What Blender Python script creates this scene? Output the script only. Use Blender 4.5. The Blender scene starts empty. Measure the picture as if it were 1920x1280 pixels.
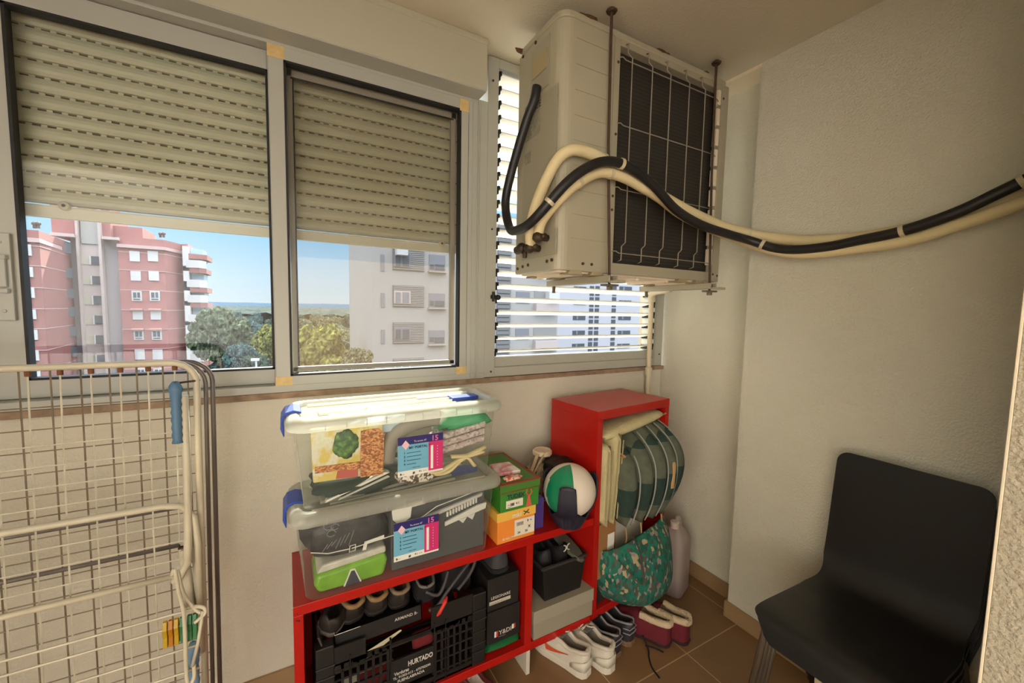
import bpy, bmesh, math, random
from mathutils import Vector, Matrix, noise
random.seed(7)
C = bpy.context.scene.collection
SC = bpy.context.scene
PI = math.pi
# ------------------------------------------------------------------ camera frame
F, YAW, PITCH, ROLL = 759.65, 0.50697, 0.07779, 0.019367
CAM = Vector((0, 0, 1.405))
cy, sy = math.cos(YAW), math.sin(YAW)
_f = Vector((sy, cy, 0)); _r = Vector((cy, -sy, 0)); _u = Vector((0, 0, 1))
FW = _f*math.cos(PITCH) - _u*math.sin(PITCH)
U2 = _f*math.sin(PITCH) + _u*math.cos(PITCH)
RT = _r*math.cos(ROLL) + U2*math.sin(ROLL)
UP = -_r*math.sin(ROLL) + U2*math.cos(ROLL)
def ray(x, y): return RT*((x-960)/F) - UP*((y-640)/F) + FW
def atY(x, y, Y): d = ray(x, y); return CAM + d*((Y-CAM.y)/d.y)
def atX(x, y, X): d = ray(x, y); return CAM + d*((X-CAM.x)/d.x)
def atZ(x, y, Z): d = ray(x, y); return CAM + d*((Z-CAM.z)/d.z)

# ------------------------------------------------------------------ materials
def srgb(r, g, b):
    f = lambda c: (c/255/12.92 if c/255 <= .04045 else ((c/255+.055)/1.055)**2.4)
    return (f(r), f(g), f(b), 1)
MATS = {}
def mat(name, col, rough=.55, metal=0, var=0, vscale=8, bump=0, bscale=60, spec=.5, trans=0):
    """plain surface with procedural colour variation and bump"""
    if name in MATS: return MATS[name]
    m = bpy.data.materials.new(name); m.use_nodes = True
    n, l = m.node_tree.nodes, m.node_tree.links
    b = n['Principled BSDF']
    c = srgb(*col)
    b.inputs['Base Color'].default_value = c
    b.inputs['Roughness'].default_value = rough
    b.inputs['Metallic'].default_value = metal
    b.inputs['Specular IOR Level'].default_value = spec
    tc = n.new('ShaderNodeTexCoord')
    if var:
        t = n.new('ShaderNodeTexNoise'); t.inputs['Scale'].default_value = vscale; t.inputs['Detail'].default_value = 5
        l.new(tc.outputs['Object'], t.inputs['Vector'])
        r = n.new('ShaderNodeValToRGB')
        r.color_ramp.elements[0].position = .3; r.color_ramp.elements[1].position = .7
        r.color_ramp.elements[0].color = tuple(x*(1-var) for x in c[:3]) + (1,)
        r.color_ramp.elements[1].color = tuple(min(1, x*(1+var)) for x in c[:3]) + (1,)
        l.new(t.outputs['Fac'], r.inputs['Fac']); l.new(r.outputs['Color'], b.inputs['Base Color'])
    if bump:
        t = n.new('ShaderNodeTexNoise'); t.inputs['Scale'].default_value = bscale; t.inputs['Detail'].default_value = 3
        l.new(tc.outputs['Object'], t.inputs['Vector'])
        k = n.new('ShaderNodeBump'); k.inputs['Strength'].default_value = bump; k.inputs['Distance'].default_value = .01
        l.new(t.outputs['Fac'], k.inputs['Height']); l.new(k.outputs['Normal'], b.inputs['Normal'])
    if trans:
        out = n['Material Output']
        tr = n.new('ShaderNodeBsdfTranslucent'); tr.inputs['Color'].default_value = c
        mx = n.new('ShaderNodeMixShader'); mx.inputs['Fac'].default_value = trans
        l.new(b.outputs[0], mx.inputs[1]); l.new(tr.outputs[0], mx.inputs[2]); l.new(mx.outputs[0], out.inputs['Surface'])
    MATS[name] = m
    return m
def schlick(n, l):
    lw = n.new('ShaderNodeLayerWeight'); lw.inputs['Blend'].default_value = .5
    p = n.new('ShaderNodeMath'); p.operation = 'POWER'; p.inputs[1].default_value = 5; l.new(lw.outputs['Facing'], p.inputs[0])
    q = n.new('ShaderNodeMath'); q.operation = 'MULTIPLY_ADD'; q.inputs[1].default_value = .9; q.inputs[2].default_value = .022; l.new(p.outputs[0], q.inputs[0])
    return q.outputs[0]
def clear(name, col, fac, rough=.15, tint=(255, 255, 255), transl=.3):
    """see-through plastic or glass: part transparent, part milky"""
    if name in MATS: return MATS[name]
    m = bpy.data.materials.new(name); m.use_nodes = True
    n, l = m.node_tree.nodes, m.node_tree.links
    b = n['Principled BSDF']; out = n['Material Output']
    b.inputs['Base Color'].default_value = srgb(*col); b.inputs['Roughness'].default_value = rough
    t = n.new('ShaderNodeBsdfTransparent'); t.inputs['Color'].default_value = srgb(*tint)
    s = n.new('ShaderNodeBsdfTranslucent'); s.inputs['Color'].default_value = srgb(*col)
    a = n.new('ShaderNodeMixShader'); a.inputs['Fac'].default_value = transl
    l.new(b.outputs[0], a.inputs[1]); l.new(s.outputs[0], a.inputs[2])
    fr = schlick(n, l)
    ma = n.new('ShaderNodeMath'); ma.operation = 'MULTIPLY_ADD'; ma.use_clamp = True
    ma.inputs[1].default_value = .8; ma.inputs[2].default_value = fac
    l.new(fr, ma.inputs[0])
    x = n.new('ShaderNodeMixShader'); l.new(ma.outputs[0], x.inputs['Fac'])
    l.new(t.outputs[0], x.inputs[1]); l.new(a.outputs[0], x.inputs[2]); l.new(x.outputs[0], out.inputs['Surface'])
    MATS[name] = m
    return m
def glass(name):
    m = bpy.data.materials.new(name); m.use_nodes = True
    n, l = m.node_tree.nodes, m.node_tree.links
    out = n['Material Output']; n.remove(n['Principled BSDF'])
    t = n.new('ShaderNodeBsdfTransparent'); t.inputs['Color'].default_value = (.97, .98, .98, 1)
    g = n.new('ShaderNodeBsdfGlossy'); g.inputs['Roughness'].default_value = .02
    fr = schlick(n, l)
    x = n.new('ShaderNodeMixShader'); l.new(fr, x.inputs[0]); l.new(t.outputs[0], x.inputs[1]); l.new(g.outputs[0], x.inputs[2])
    l.new(x.outputs[0], out.inputs['Surface']); MATS[name] = m
    return m
def pattern(name, cols, scale=20, kind='voronoi', rough=.8, bump=0, stretch=(1, 1, 1)):
    """printed or patchwork surface: a colour ramp over a cell or noise texture"""
    if name in MATS: return MATS[name]
    m = bpy.data.materials.new(name); m.use_nodes = True
    n, l = m.node_tree.nodes, m.node_tree.links
    b = n['Principled BSDF']; b.inputs['Roughness'].default_value = rough
    tc = n.new('ShaderNodeTexCoord'); mp = n.new('ShaderNodeMapping'); mp.inputs['Scale'].default_value = stretch
    l.new(tc.outputs['Object'], mp.inputs['Vector'])
    if kind == 'voronoi':
        t = n.new('ShaderNodeTexVoronoi'); t.inputs['Scale'].default_value = scale
        sep = n.new('ShaderNodeSeparateColor'); l.new(t.outputs['Color'], sep.inputs[0]); src = sep.outputs[0]
    else:
        t = n.new('ShaderNodeTexNoise'); t.inputs['Scale'].default_value = scale; t.inputs['Detail'].default_value = 3; src = t.outputs['Fac']
    l.new(mp.outputs[0], t.inputs['Vector'])
    r = n.new('ShaderNodeValToRGB'); r.color_ramp.interpolation = 'CONSTANT' if kind == 'voronoi' else 'LINEAR'
    e = r.color_ramp.elements
    while len(e) < len(cols): e.new(.5)
    for i, (p, c) in enumerate(cols): e[i].position = p; e[i].color = srgb(*c)
    l.new(src, r.inputs[0]); l.new(r.outputs[0], b.inputs['Base Color'])
    if bump:
        k = n.new('ShaderNodeBump'); k.inputs['Strength'].default_value = bump; k.inputs['Distance'].default_value = .01
        l.new(src, k.inputs['Height']); l.new(k.outputs[0], b.inputs['Normal'])
    MATS[name] = m
    return m

# ------------------------------------------------------------------ mesh builder
class M:
    def __init__(s): s.v = []; s.f = []; s.m = []
    def add(s, vs, fs, m=0):
        o = len(s.v); s.v += [Vector(p) for p in vs]
        for f in fs: s.f.append([i+o for i in f]); s.m.append(m)
        return s
    def box(s, x0, x1, y0, y1, z0, z1, m=0):
        vs = [(x, y, z) for z in (z0, z1) for y in (y0, y1) for x in (x0, x1)]
        return s.add(vs, [(0, 2, 3, 1), (4, 5, 7, 6), (0, 1, 5, 4), (2, 6, 7, 3), (0, 4, 6, 2), (1, 3, 7, 5)], m)
    def hexa(s, p, m=0):   # 8 corners ordered like box
        return s.add(p, [(0, 2, 3, 1), (4, 5, 7, 6), (0, 1, 5, 4), (2, 6, 7, 3), (0, 4, 6, 2), (1, 3, 7, 5)], m)
    def tube(s, pts, r, n=8, m=0, closed=False, flat=1.0):
        pts = [Vector(p) for p in pts]; k = len(pts)
        rr = r if isinstance(r, (list, tuple)) else [r]*k
        vs = []; prev = None
        for i, p in enumerate(pts):
            if closed: d = pts[(i+1) % k] - pts[i-1]
            else: d = pts[min(i+1, k-1)] - pts[max(i-1, 0)]
            d.normalize()
            if prev is None:
                a = Vector((0, 0, 1)) if abs(d.z) < .9 else Vector((1, 0, 0))
                nrm = d.cross(a).normalized()
            else:
                nrm = prev - d*prev.dot(d)
                nrm = nrm.normalized() if nrm.length > 1e-6 else d.orthogonal().normalized()
            prev = nrm; b = d.cross(nrm)
            for j in range(n):
                t = 2*PI*j/n
                vs.append(p + nrm*math.cos(t)*rr[i] + b*math.sin(t)*rr[i]*flat)
        fs = []
        for i in range(k if closed else k-1):
            a = i*n; c = ((i+1) % k)*n
            for j in range(n):
                fs.append((a+j, a+(j+1) % n, c+(j+1) % n, c+j))
        if not closed: fs += [tuple(range(n-1, -1, -1)), tuple(range((k-1)*n, k*n))]
        return s.add(vs, fs, m)
    def lathe(s, prof, n=24, c=(0, 0, 0), m=0, mats=None):
        c = Vector(c); vs = []; fs = []; k = len(prof)
        for r, z in prof:
            for j in range(n):
                t = 2*PI*j/n; vs.append(c + Vector((r*math.cos(t), r*math.sin(t), z)))
        for i in range(k-1):
            for j in range(n): fs.append((i*n+j, i*n+(j+1) % n, (i+1)*n+(j+1) % n, (i+1)*n+j))
        fs += [tuple(range(n-1, -1, -1)), tuple(range((k-1)*n, k*n))]
        return s.add(vs, fs, m)
    def prism(s, poly, axis, a0, a1, m=0):
        """poly in the two other axes, extruded along axis"""
        k = len(poly)
        def P(p, a):
            return {'x': (a, p[0], p[1]), 'y': (p[0], a, p[1]), 'z': (p[0], p[1], a)}[axis]
        vs = [P(p, a0) for p in poly] + [P(p, a1) for p in poly]
        fs = [tuple(range(k-1, -1, -1)), tuple(range(k, 2*k))] + [(i, (i+1) % k, k+(i+1) % k, k+i) for i in range(k)]
        return s.add(vs, fs, m)
    def grid(s, fn, nu, nv, m=0, wrap=False):
        vs = [fn(i/nu, j/nv) for j in range(nv+1) for i in range(nu+1)]
        w = nu+1
        return s.add(vs, [(j*w+i, j*w+i+1, (j+1)*w+i+1, (j+1)*w+i) for j in range(nv) for i in range(nu)], m)
    def ball(s, c, r, nu=20, nv=12, m=0, sc=(1, 1, 1), fn=None):
        c = Vector(c)
        def P(u, v):
            t, p = 2*PI*u, PI*v
            d = Vector((math.sin(p)*math.cos(t)*sc[0], math.sin(p)*math.sin(t)*sc[1], -math.cos(p)*sc[2]))
            return c + d*r*(fn(d) if fn else 1)
        return s.grid(P, nu, nv, m)
    def pillow(s, w, h, t, fn=lambda p: p, n=12, m=0, puff=.35):
        """cushion in local xz with thickness along y, then mapped by fn"""
        def prof(a): return max(0, 1-abs(a)**4)**puff
        for sg in (1, -1):
            def P(u, v, sg=sg):
                a, b = 2*u-1, 2*v-1
                k = 1-.04*(b*b)*(abs(a)) ; k2 = 1-.04*(a*a)*abs(b)
                return fn(Vector((a*w/2*k2*(1 if True else 1), sg*t/2*prof(a)*prof(b), b*h/2*k)))
            s.grid(P, n, n, m)
        return s
    def build(s, name, mats, parent=None, smooth=False, bevel=0, seg=2, local=False, weld=False, solid=0, sub=0, split=0):
        me = bpy.data.meshes.new(name)
        inv = None
        if parent is not None and not local: inv = root_matrix(parent).inverted()
        me.from_pydata([tuple(inv @ p) if inv else tuple(p) for p in s.v], [], s.f)
        if not isinstance(mats, (list, tuple)): mats = [mats]
        for x in mats: me.materials.append(x)
        for i, p in enumerate(me.polygons): p.material_index = s.m[i]
        bm = bmesh.new(); bm.from_mesh(me)
        if weld: bmesh.ops.remove_doubles(bm, verts=bm.verts, dist=1e-5)
        bmesh.ops.recalc_face_normals(bm, faces=bm.faces)
        bm.to_mesh(me); bm.free()
        if smooth:
            for p in me.polygons: p.use_smooth = True
        o = bpy.data.objects.new(name, me); C.objects.link(o)
        if parent is not None: o.parent = parent; ROOT[o.name] = root_matrix(parent)
        if bevel:
            b = o.modifiers.new('bevel', 'BEVEL'); b.width = bevel; b.segments = seg; b.limit_method = 'ANGLE'; b.angle_limit = .6
        if solid:
            b = o.modifiers.new('solid', 'SOLIDIFY'); b.thickness = solid; b.offset = 0
        if sub:
            b = o.modifiers.new('sub', 'SUBSURF'); b.levels = sub; b.render_levels = sub
        if split:
            b = o.modifiers.new('split', 'EDGE_SPLIT'); b.split_angle = split
        return o
ROOT = {}
def root_matrix(o): return ROOT.get(o.name, Matrix())
def tag(o, label, cat, group=None, kind=None):
    o['label'] = label; o['category'] = cat
    if group: o['group'] = group
    if kind: o['kind'] = kind
    return o
def thing(name, label, cat, loc=(0, 0, 0), rz=0, group=None, rx=0, ry=0):
    o = bpy.data.objects.new(name, None); C.objects.link(o); o.empty_display_size = .05
    o.location = loc; o.rotation_euler = (rx, ry, rz)
    ROOT[o.name] = Matrix.Translation(Vector(loc)) @ o.rotation_euler.to_matrix().to_4x4()
    return tag(o, label, cat, group)
def single(o, label, cat, group=None, kind=None): return tag(o, label, cat, group, kind)
def struct(o, label, cat): return tag(o, label, cat, None, 'structure')
def copy_thing(src, loc, rz=0, label=None, rx=0, ry=0):
    r = src.copy(); C.objects.link(r); r.location = loc; r.rotation_euler = (rx, ry, rz)
    if label: r['label'] = label
    ROOT[r.name] = Matrix.Translation(Vector(loc)) @ r.rotation_euler.to_matrix().to_4x4()
    for ch in list(src.children):
        c = ch.copy(); C.objects.link(c); c.parent = r
        for g in list(ch.children):
            d = g.copy(); C.objects.link(d); d.parent = c
    return r
def text(body, size, loc, rot, m, parent, name='lettering', align='LEFT', bold=0, sx=1):
    cu = bpy.data.curves.new(name, 'FONT'); cu.body = body; cu.size = size; cu.align_x = align
    cu.extrude = .0002; cu.offset = bold*size; cu.resolution_u = 2
    cu.materials.append(m)
    q = bpy.data.objects.new(name, cu); C.objects.link(q)
    bpy.context.view_layer.update()
    me = bpy.data.meshes.new_from_object(q.evaluated_get(bpy.context.evaluated_depsgraph_get()))
    bpy.data.objects.remove(q); bpy.data.curves.remove(cu)
    o = bpy.data.objects.new(name, me); C.objects.link(o)
    w = Matrix.Translation(Vector(loc)) @ Matrix.Rotation(rot[2], 4, 'Z') @ Matrix.Rotation(rot[1], 4, 'Y') @ Matrix.Rotation(rot[0], 4, 'X') @ Matrix.Scale(sx, 4, (1, 0, 0))
    if parent is not None:
        o.parent = parent; w = root_matrix(parent).inverted() @ w
    o.matrix_local = w
    return o
FRONT = (PI/2, 0, 0)
def smoothpath(pts, k=6):
    """Catmull-Rom through the points"""
    P = [Vector(p) for p in pts]; P = [P[0]*2-P[1]] + P + [P[-1]*2-P[-2]]
    out = []
    for i in range(1, len(P)-2):
        for j in range(k):
            t = j/k; a, b, c, d = P[i-1], P[i], P[i+1], P[i+2]
            out.append(.5*((2*b) + (c-a)*t + (2*a-5*b+4*c-d)*t*t + (3*b-a-3*c+d)*t**3))
    out.append(P[-2]); return out
def arc(c, r, a0, a1, n=6):
    return [(c[0]+r*math.cos(a0+(a1-a0)*i/n), c[1]+r*math.sin(a0+(a1-a0)*i/n)) for i in range(n+1)]
def rrect(x0, x1, y0, y1, r, n=5):
    return (arc((x1-r, y0+r), r, -PI/2, 0, n) + arc((x1-r, y1-r), r, 0, PI/2, n) +
            arc((x0+r, y1-r), r, PI/2, PI, n) + arc((x0+r, y0+r), r, PI, 1.5*PI, n))
# ================================================================== MATERIALS
WALL = mat('plaster_cream', (216, 209, 190), .9, var=.05, vscale=3, bump=.35, bscale=170)
WALL2 = mat('plaster_right', (216, 211, 193), .9, var=.04, vscale=2.5, bump=.5, bscale=150)
STUCCO = mat('stucco_coarse', (186, 177, 156), .95, var=.14, vscale=110, bump=.9, bscale=120)
CEIL = mat('ceiling_paint', (212, 203, 182), .95, var=.04, vscale=2, bump=.15, bscale=120)
STRIP = mat('smooth_paint_pale', (236, 222, 196), .8)
STONE = mat('sill_stone', (146, 122, 98), .7, var=.35, vscale=25)
SKIRT = mat('skirting_tile', (158, 128, 92), .5, var=.06, vscale=6)
ALU = mat('white_lacquered_aluminium', (178, 177, 166), .35, var=.02, vscale=3)
ALU_D = mat('grey_aluminium', (120, 112, 100), .45)
GASKET = mat('black_rubber', (22, 20, 20), .6)
TAPE = mat('yellowed_tape', (214, 184, 124), .6, var=.12, vscale=40)
SHUT = mat('shutter_slat_cream', (190, 187, 160), .5, var=.03, vscale=5)
SLOT = mat('slot_dark', (96, 88, 70), .8)
GLASS = glass('window_glass')
def tile_mat():
    m = bpy.data.materials.new('floor_tile'); m.use_nodes = True
    n, l = m.node_tree.nodes, m.node_tree.links; b = n['Principled BSDF']; b.inputs['Roughness'].default_value = .45
    tc = n.new('ShaderNodeTexCoord'); mp = n.new('ShaderNodeMapping')
    mp.inputs['Location'].default_value = (-1.42+.377*8, -1.013+.377*12, 0)
    l.new(tc.outputs['Object'], mp.inputs['Vector'])
    br = n.new('ShaderNodeTexBrick'); br.offset = 0; br.squash = 1
    for k, v in (('Scale', 1), ('Mortar Size', .0022), ('Mortar Smooth', .1), ('Brick Width', .377), ('Row Height', .377)): br.inputs[k].default_value = v
    br.inputs['Color1'].default_value = srgb(140, 106, 72); br.inputs['Color2'].default_value = srgb(146, 111, 76); br.inputs['Mortar'].default_value = srgb(205, 178, 130)
    l.new(mp.outputs[0], br.inputs['Vector'])
    ns = n.new('ShaderNodeTexNoise'); ns.inputs['Scale'].default_value = 7; l.new(tc.outputs['Object'], ns.inputs['Vector'])
    mx = n.new('ShaderNodeMixRGB'); mx.blend_type = 'MULTIPLY'; mx.inputs[0].default_value = .18
    l.new(br.outputs[0], mx.inputs[1]); l.new(ns.outputs[0], mx.inputs[2]); l.new(mx.outputs[0], b.inputs['Base Color'])
    return m
FLOOR = tile_mat()

# ================================================================== ROOM SHELL
HC = 2.46
struct(M().box(-2.6, 2.05, -2.7, 1.75, -.1, 0).build('floor', FLOOR), 'brown square tiled floor with pale grout lines', 'floor')
struct(M().box(-2.6, 2.05, -2.7, 1.75, HC, HC+.1).build('ceiling', CEIL), 'cream painted rough ceiling above the air conditioner', 'ceiling')
struct(M().box(-2.6, 2.05, 1.615, 1.76, 0, 1.083).build('wall_front', WALL), 'cream rough plaster wall below the windows', 'wall')
struct(M().box(1.885, 2.05, 1.065, 1.615, 0, HC).box(1.885, 2.05, 1.615, 1.76, 1.083, HC).build('wall_right', WALL2), 'cream plaster wall recess beside the louvre window', 'wall')
struct(M().box(1.768, 1.885, .2, 1.065, 0, HC).build('wall_right.001', WALL2), 'long cream plaster wall behind the black chairs', 'wall')
struct(M().box(1.21, 1.885, -.12, .2, 0, HC).build('wall_near', STUCCO), 'coarse cream wall end at the right edge', 'wall')
struct(M().tube([(1.209, .203, 0), (1.209, .203, HC)], .0025, 6).build('trim_corner', STRIP), 'thin white corner bead on the coarse wall end', 'trim')
struct(M().box(-2.6, -1.5, -.12, .2, 0, HC).box(-1.5, 1.21, -.12, .2, 2.2, HC).build('wall_near.001', WALL), 'cream wall around the opening behind the viewer', 'wall')
struct(M().box(-2.75, -2.6, -2.7, 1.76, 0, HC).build('wall_left', WALL), 'cream end wall of the balcony', 'wall')
struct(M().box(-2.75, 2.05, -2.85, -2.7, 0, HC).box(1.885, 2.05, -2.7, 1.065, 0, HC).build('wall_back', mat('white_wall_paint', (226, 222, 214), .9)), 'cream wall of the room behind the viewer', 'wall')
struct(M().box(-2.6, 1.873, 1.603, 1.615, 0, .075).build('baseboard_front', SKIRT, bevel=.002), 'brown tile skirting under the window wall', 'skirting')
struct(M().box(1.873, 1.885, 1.065, 1.615, 0, .075).build('baseboard_right', SKIRT, bevel=.002), 'brown tile skirting behind the plastic jug', 'skirting')
struct(M().box(1.756, 1.768, .2, 1.067, 0, .075).box(1.756, 1.885, 1.065, 1.076, 0, .075).build('baseboard_right.001', SKIRT, bevel=.002), 'brown tile skirting behind the black chairs', 'skirting')
struct(M().box(1.769, 1.885, 1.066, 1.6, 2.445, HC).build('trim_1', STRIP), 'pale smooth strip along the ceiling of the wall recess', 'trim')
struct(M().box(-2.6, 1.885, 1.594, 1.64, 1.083, 1.104).build('trim_2', STONE, bevel=.002), 'stained brown stone sill under the windows', 'sill')
struct(M().box(.70, .79, 1.611, 1.615, .075, 1.083).box(1.80, 1.873, 1.606, 1.615, .075, 1.083).box(1.765, 1.797, 1.603, 1.615, .075, 1.083)
       .build('trim_3', WALL, bevel=.001), 'smooth plaster strips running down below the louvre window', 'trim')
# roller shutter box above the sliding window
struct(M().box(-2.6, .71, 1.52, 1.76, 2.266, HC-.012).box(-2.6, .712, 1.517, 1.6, 2.436, HC).build('trim_4', mat('shutter_box_cream', (186, 181, 160), .6), bevel=.003),
       'cream shutter box over the sliding window', 'shutter box')

# ================================================================== WINDOW 1 (sliding)
w1 = thing('window_1', 'white aluminium sliding window with two sashes and taped corners', 'window', (0, 1.6, 1.104)); w1['kind'] = 'structure'
m = M()
m.box(-2.6, .752, 1.60, 1.70, 1.104, 1.128).box(-2.6, .752, 1.60, 1.70, 2.252, 2.268)
m.box(.668, .752, 1.60, 1.70, 1.128, 2.252).box(-2.6, .752, 1.66, 1.76, 1.06, 1.106).box(-2.6, .708, 1.52, 1.60, 2.262, 2.266)
for x in (.684, .706, .712, .718): m.box(x, x+.002, 1.597, 1.601, 1.106, 2.262)
m.box(-2.6, -.735, 1.60, 1.76, 1.104, 2.4)
for x in (-.03, .70): m.box(x, x+.02, 1.735, 1.76, 1.1, 2.3)
m.build('frame', ALU, w1, bevel=.002)
def sash(x0, x1, y, gz0, gz1, gx0, gx1, z0, z1):
    m = M()
    m.box(x0, gx0, y, y+.035, z0, z1).box(gx1, x1, y, y+.035, z0, z1).box(gx0, gx1, y, y+.035, z0, gz0).box(gx0, gx1, y, y+.035, gz1, z1)
    s = m.build('sash', ALU, w1, bevel=.002)
    m = M(); g = .006
    m.box(gx0-.001, gx0+g, y-.001, y+.03, gz0, gz1).box(gx1-g, gx1+.001, y-.001, y+.03, gz0, gz1).box(gx0, gx1, y-.001, y+.03, gz0-.001, gz0+g).box(gx0, gx1, y-.001, y+.03, gz1-g, gz1+.001)
    m.build('gasket', GASKET, s)
    M().box(gx0, gx1, y+.016, y+.020, gz0, gz1).build('pane', GLASS, s)
    return s
sl = sash(-.715, -.03, 1.645, 1.181, 2.188, -.641, -.042, 1.129, 2.25)
sr = sash(-.038, .667, 1.602, 1.160, 2.212, .007, .634, 1.110, 2.258)
m = M()
for (x0, x1, z0, z1) in ((-.04, .009, 2.213, 2.258), (.628, .667, 2.205, 2.252), (-.04, .012, 1.108, 1.158), (.62, .667, 1.112, 1.16)): m.box(x0, x1, 1.6005, 1.603, z0, z1)
m.build('corner_tape', TAPE, sr)
m = M().box(-.69, -.652, 1.632, 1.646, 1.35, 1.585).box(-.684, -.66, 1.622, 1.634, 1.44, 1.52)
for z in (1.43, 1.52): m.box(-.685, -.657, 1.618, 1.634, z-.006, z+.006)
for z in (1.375, 1.56): m.tube([(-.671, 1.634, z), (-.671, 1.630, z)], .005, 10)
m.build('lock', ALU, sl, bevel=.002)
# insect screen
SCR = clear('insect_screen_mesh', (142, 118, 86), .21, .9, transl=.5)
m = M(); a, b, c, d = .014, .633, 1.166, 2.216
m.box(a, a+.018, 1.655, 1.672, c, d).box(b-.022, b, 1.655, 1.672, c, d).box(a, b, 1.655, 1.672, c, c+.018).box(a, b, 1.655, 1.672, d-.026, d)
so = m.build('screen_frame', mat('screen_frame_grey', (150, 140, 124), .5), w1, bevel=.002)
M().add([(a+.01, 1.664, c+.01), (b-.01, 1.664, c+.01), (b-.01, 1.664, d-.01), (a+.01, 1.664, d-.01)], [(0, 1, 2, 3)]).build('screen_mesh', SCR, so)
m = M()
m.box(a+.012, b-.012, 1.653, 1.656, d-.032, d-.026).box(a+.018, a+.022, 1.653, 1.656, c+.02, d-.03)
m.build('screen_seal', GASKET, so)

# ================================================================== ROLLER SHUTTERS
def shutter(x0, x1, label, stop):
    r = thing('roller_shutter', label, 'shutter', ((x0+x1)/2, 1.72, 1.648), group=None)
    pitch, n = .0445, 14
    m = M()
    for k in range(n):
        z = 1.688 + k*pitch
        prof = [(1.728, z), (1.718, z+.0015), (1.7135, z+.009), (1.7122, z+.018), (1.7140, z+.028), (1.720, z+.0385), (1.728, z+.041)]
        m.prism(prof, 'x', x0, x1)
        # perforated joint: tabs between dark slots
        t = x0 + (.013 if k % 2 else 0)
        while t < x1-.014:
            m.box(t, t+.0125, 1.7225, 1.727, z+.038, z+pitch+.001)
            t += .0315
    m.build('slat_curtain', SHUT, r)
    M().box(x0, x1, 1.7265, 1.7285, 1.69, 1.69+n*pitch).build('slot_strip', SLOT, r)
    m = M().box(x0, x1, 1.712, 1.73, 1.648, 1.683).box(x0, x1, 1.709, 1.73, 1.679, 1.683)
    m.build('bottom_rail', mat('shutter_rail_cream', (214, 208, 184), .45), r, bevel=.0015)
    m = M().lathe([(.013, 0), (.013, .008), (.011, .012), (.006, .013)], 18)
    o = m.build('rubber_stop', [mat('stop_beige', (190, 178, 150), .7)], r, local=True)
    o.location = (stop-(x0+x1)/2, -.009, .036); o.rotation_euler = (PI/2, 0, 0)
    m = M().lathe([(.0045, .012), (.0045, .014)], 10); o2 = m.build('rubber_plug', GASKET, o, local=True)
    return r
shutter(-.735, -.012, 'half lowered cream roller shutter behind the left window sash', -.566)
shutter(-.005, .70, 'half lowered cream roller shutter behind the taped right sash with insect screen', .59)

struct(M().box(-3.2, -.06, 1.80, 3.0, 2.52, 2.70).box(-3.4, -3.2, 1.80, 3.0, .9, 2.70).build('sun_block_slab', mat('sun_block_cream', (214, 206, 192), .9)), 'unseen slab added outside to keep sun off the left window', 'slab')  # added out of view so that direct sun misses the airer

# ================================================================== WINDOW 2 (glass-free louvre)
w2 = thing('window_2', 'white louvre window with tilted slats behind the air conditioner', 'window', (1.3, 1.6, 1.104)); w2['kind'] = 'structure'
m = M()
m.box(.753, .803, 1.602, 1.69, 1.106, 2.456).box(1.806, 1.872, 1.602, 1.622, 1.106, 2.456).box(1.800, 1.812, 1.602, 1.69, 1.106, 2.456)
m.box(.803, 1.806, 1.602, 1.63, 1.106, 1.148).box(.803, 1.806, 1.622, 1.69, 1.106, 1.19).box(.803, 1.806, 1.602, 1.69, 2.418, 2.456)
m.build('frame', ALU, w2, bevel=.002)
for x, z in ((.775, 2.36), (.78, 1.75), (.785, 1.13), (1.85, 1.17), (1.853, 1.9)): M().tube([(x, 1.603, z), (x, 1.599, z)], .0045, 8).build('screw', mat('rust_screw', (60, 44, 34), .6), w2)
SLAT = mat('louvre_slat_white', (240, 238, 230), .4, trans=.25)
cl = M()
for k in range(21):
    z = 1.217 + k*.0588
    m = M().hexa([(.806, 1.607, z+.0055), (1.799, 1.607, z+.0055), (.806, 1.68, z-.0115), (1.799, 1.68, z-.0115),
                  (.806, 1.606, z+.0095), (1.799, 1.606, z+.0095), (.806, 1.681, z-.0075), (1.799, 1.681, z-.0075)])
    m.build('slat', SLAT, w2, bevel=.001)
    for x in (.806, 1.799):
        sg = 1 if x < 1 else -1
        cl.box(min(x, x+sg*.01), max(x, x+sg*.01), 1.60, 1.625, z-.002, z+.014).box(min(x, x+sg*.004), max(x, x+sg*.004), 1.602, 1.69, z-.02, z+.004)
cl.build('slat_clip', GASKET, w2)
m = M().box(.778, .806, 1.585, 1.602, 1.452, 1.468).tube([(.785, 1.588, 1.44), (.785, 1.588, 1.482)], .006, 8).ball((.807, 1.586, 1.458), .012, 12, 8)
m.build('lever_knob', GASKET, w2)

# ================================================================== OUTSIDE
def haze(c, k): return tuple(int(a*(1-k)+b*k) for a, b in zip(c, (190, 205, 225)))
GZ = -17
struct(M().box(-1500, 1500, 8, 900, GZ-1, GZ).build('ground', mat('ground_green', (60, 66, 44), .95, var=.3, vscale=.05, spec=0)), 'green ground far below the windows', 'ground')
struct(M().box(-9000, 9000, 900, 16000, GZ-32, GZ-30).build('sea', mat('sea_pale_blue', (66, 84, 94), 1, spec=0)), 'pale blue sea at the horizon', 'sea')
m = M()
def hill(u, v):
    x = -4500+9000*u; h = 16*noise.noise(Vector((x*.0011, 3, 0)))+9*noise.noise(Vector((x*.004, 9, 0)))+12
    return Vector((x, 3600+900*v, -60+(70+max(-40, h*1.0))*math.sin(PI*v)))
m.grid(hill, 120, 6); struct(m.build('hills', mat('distant_hills_haze', (52, 70, 84), 1, spec=0), smooth=True), 'low hazy blue coastline at the horizon', 'hills')  # aerial haze is mixed into the hills' base colour

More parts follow.
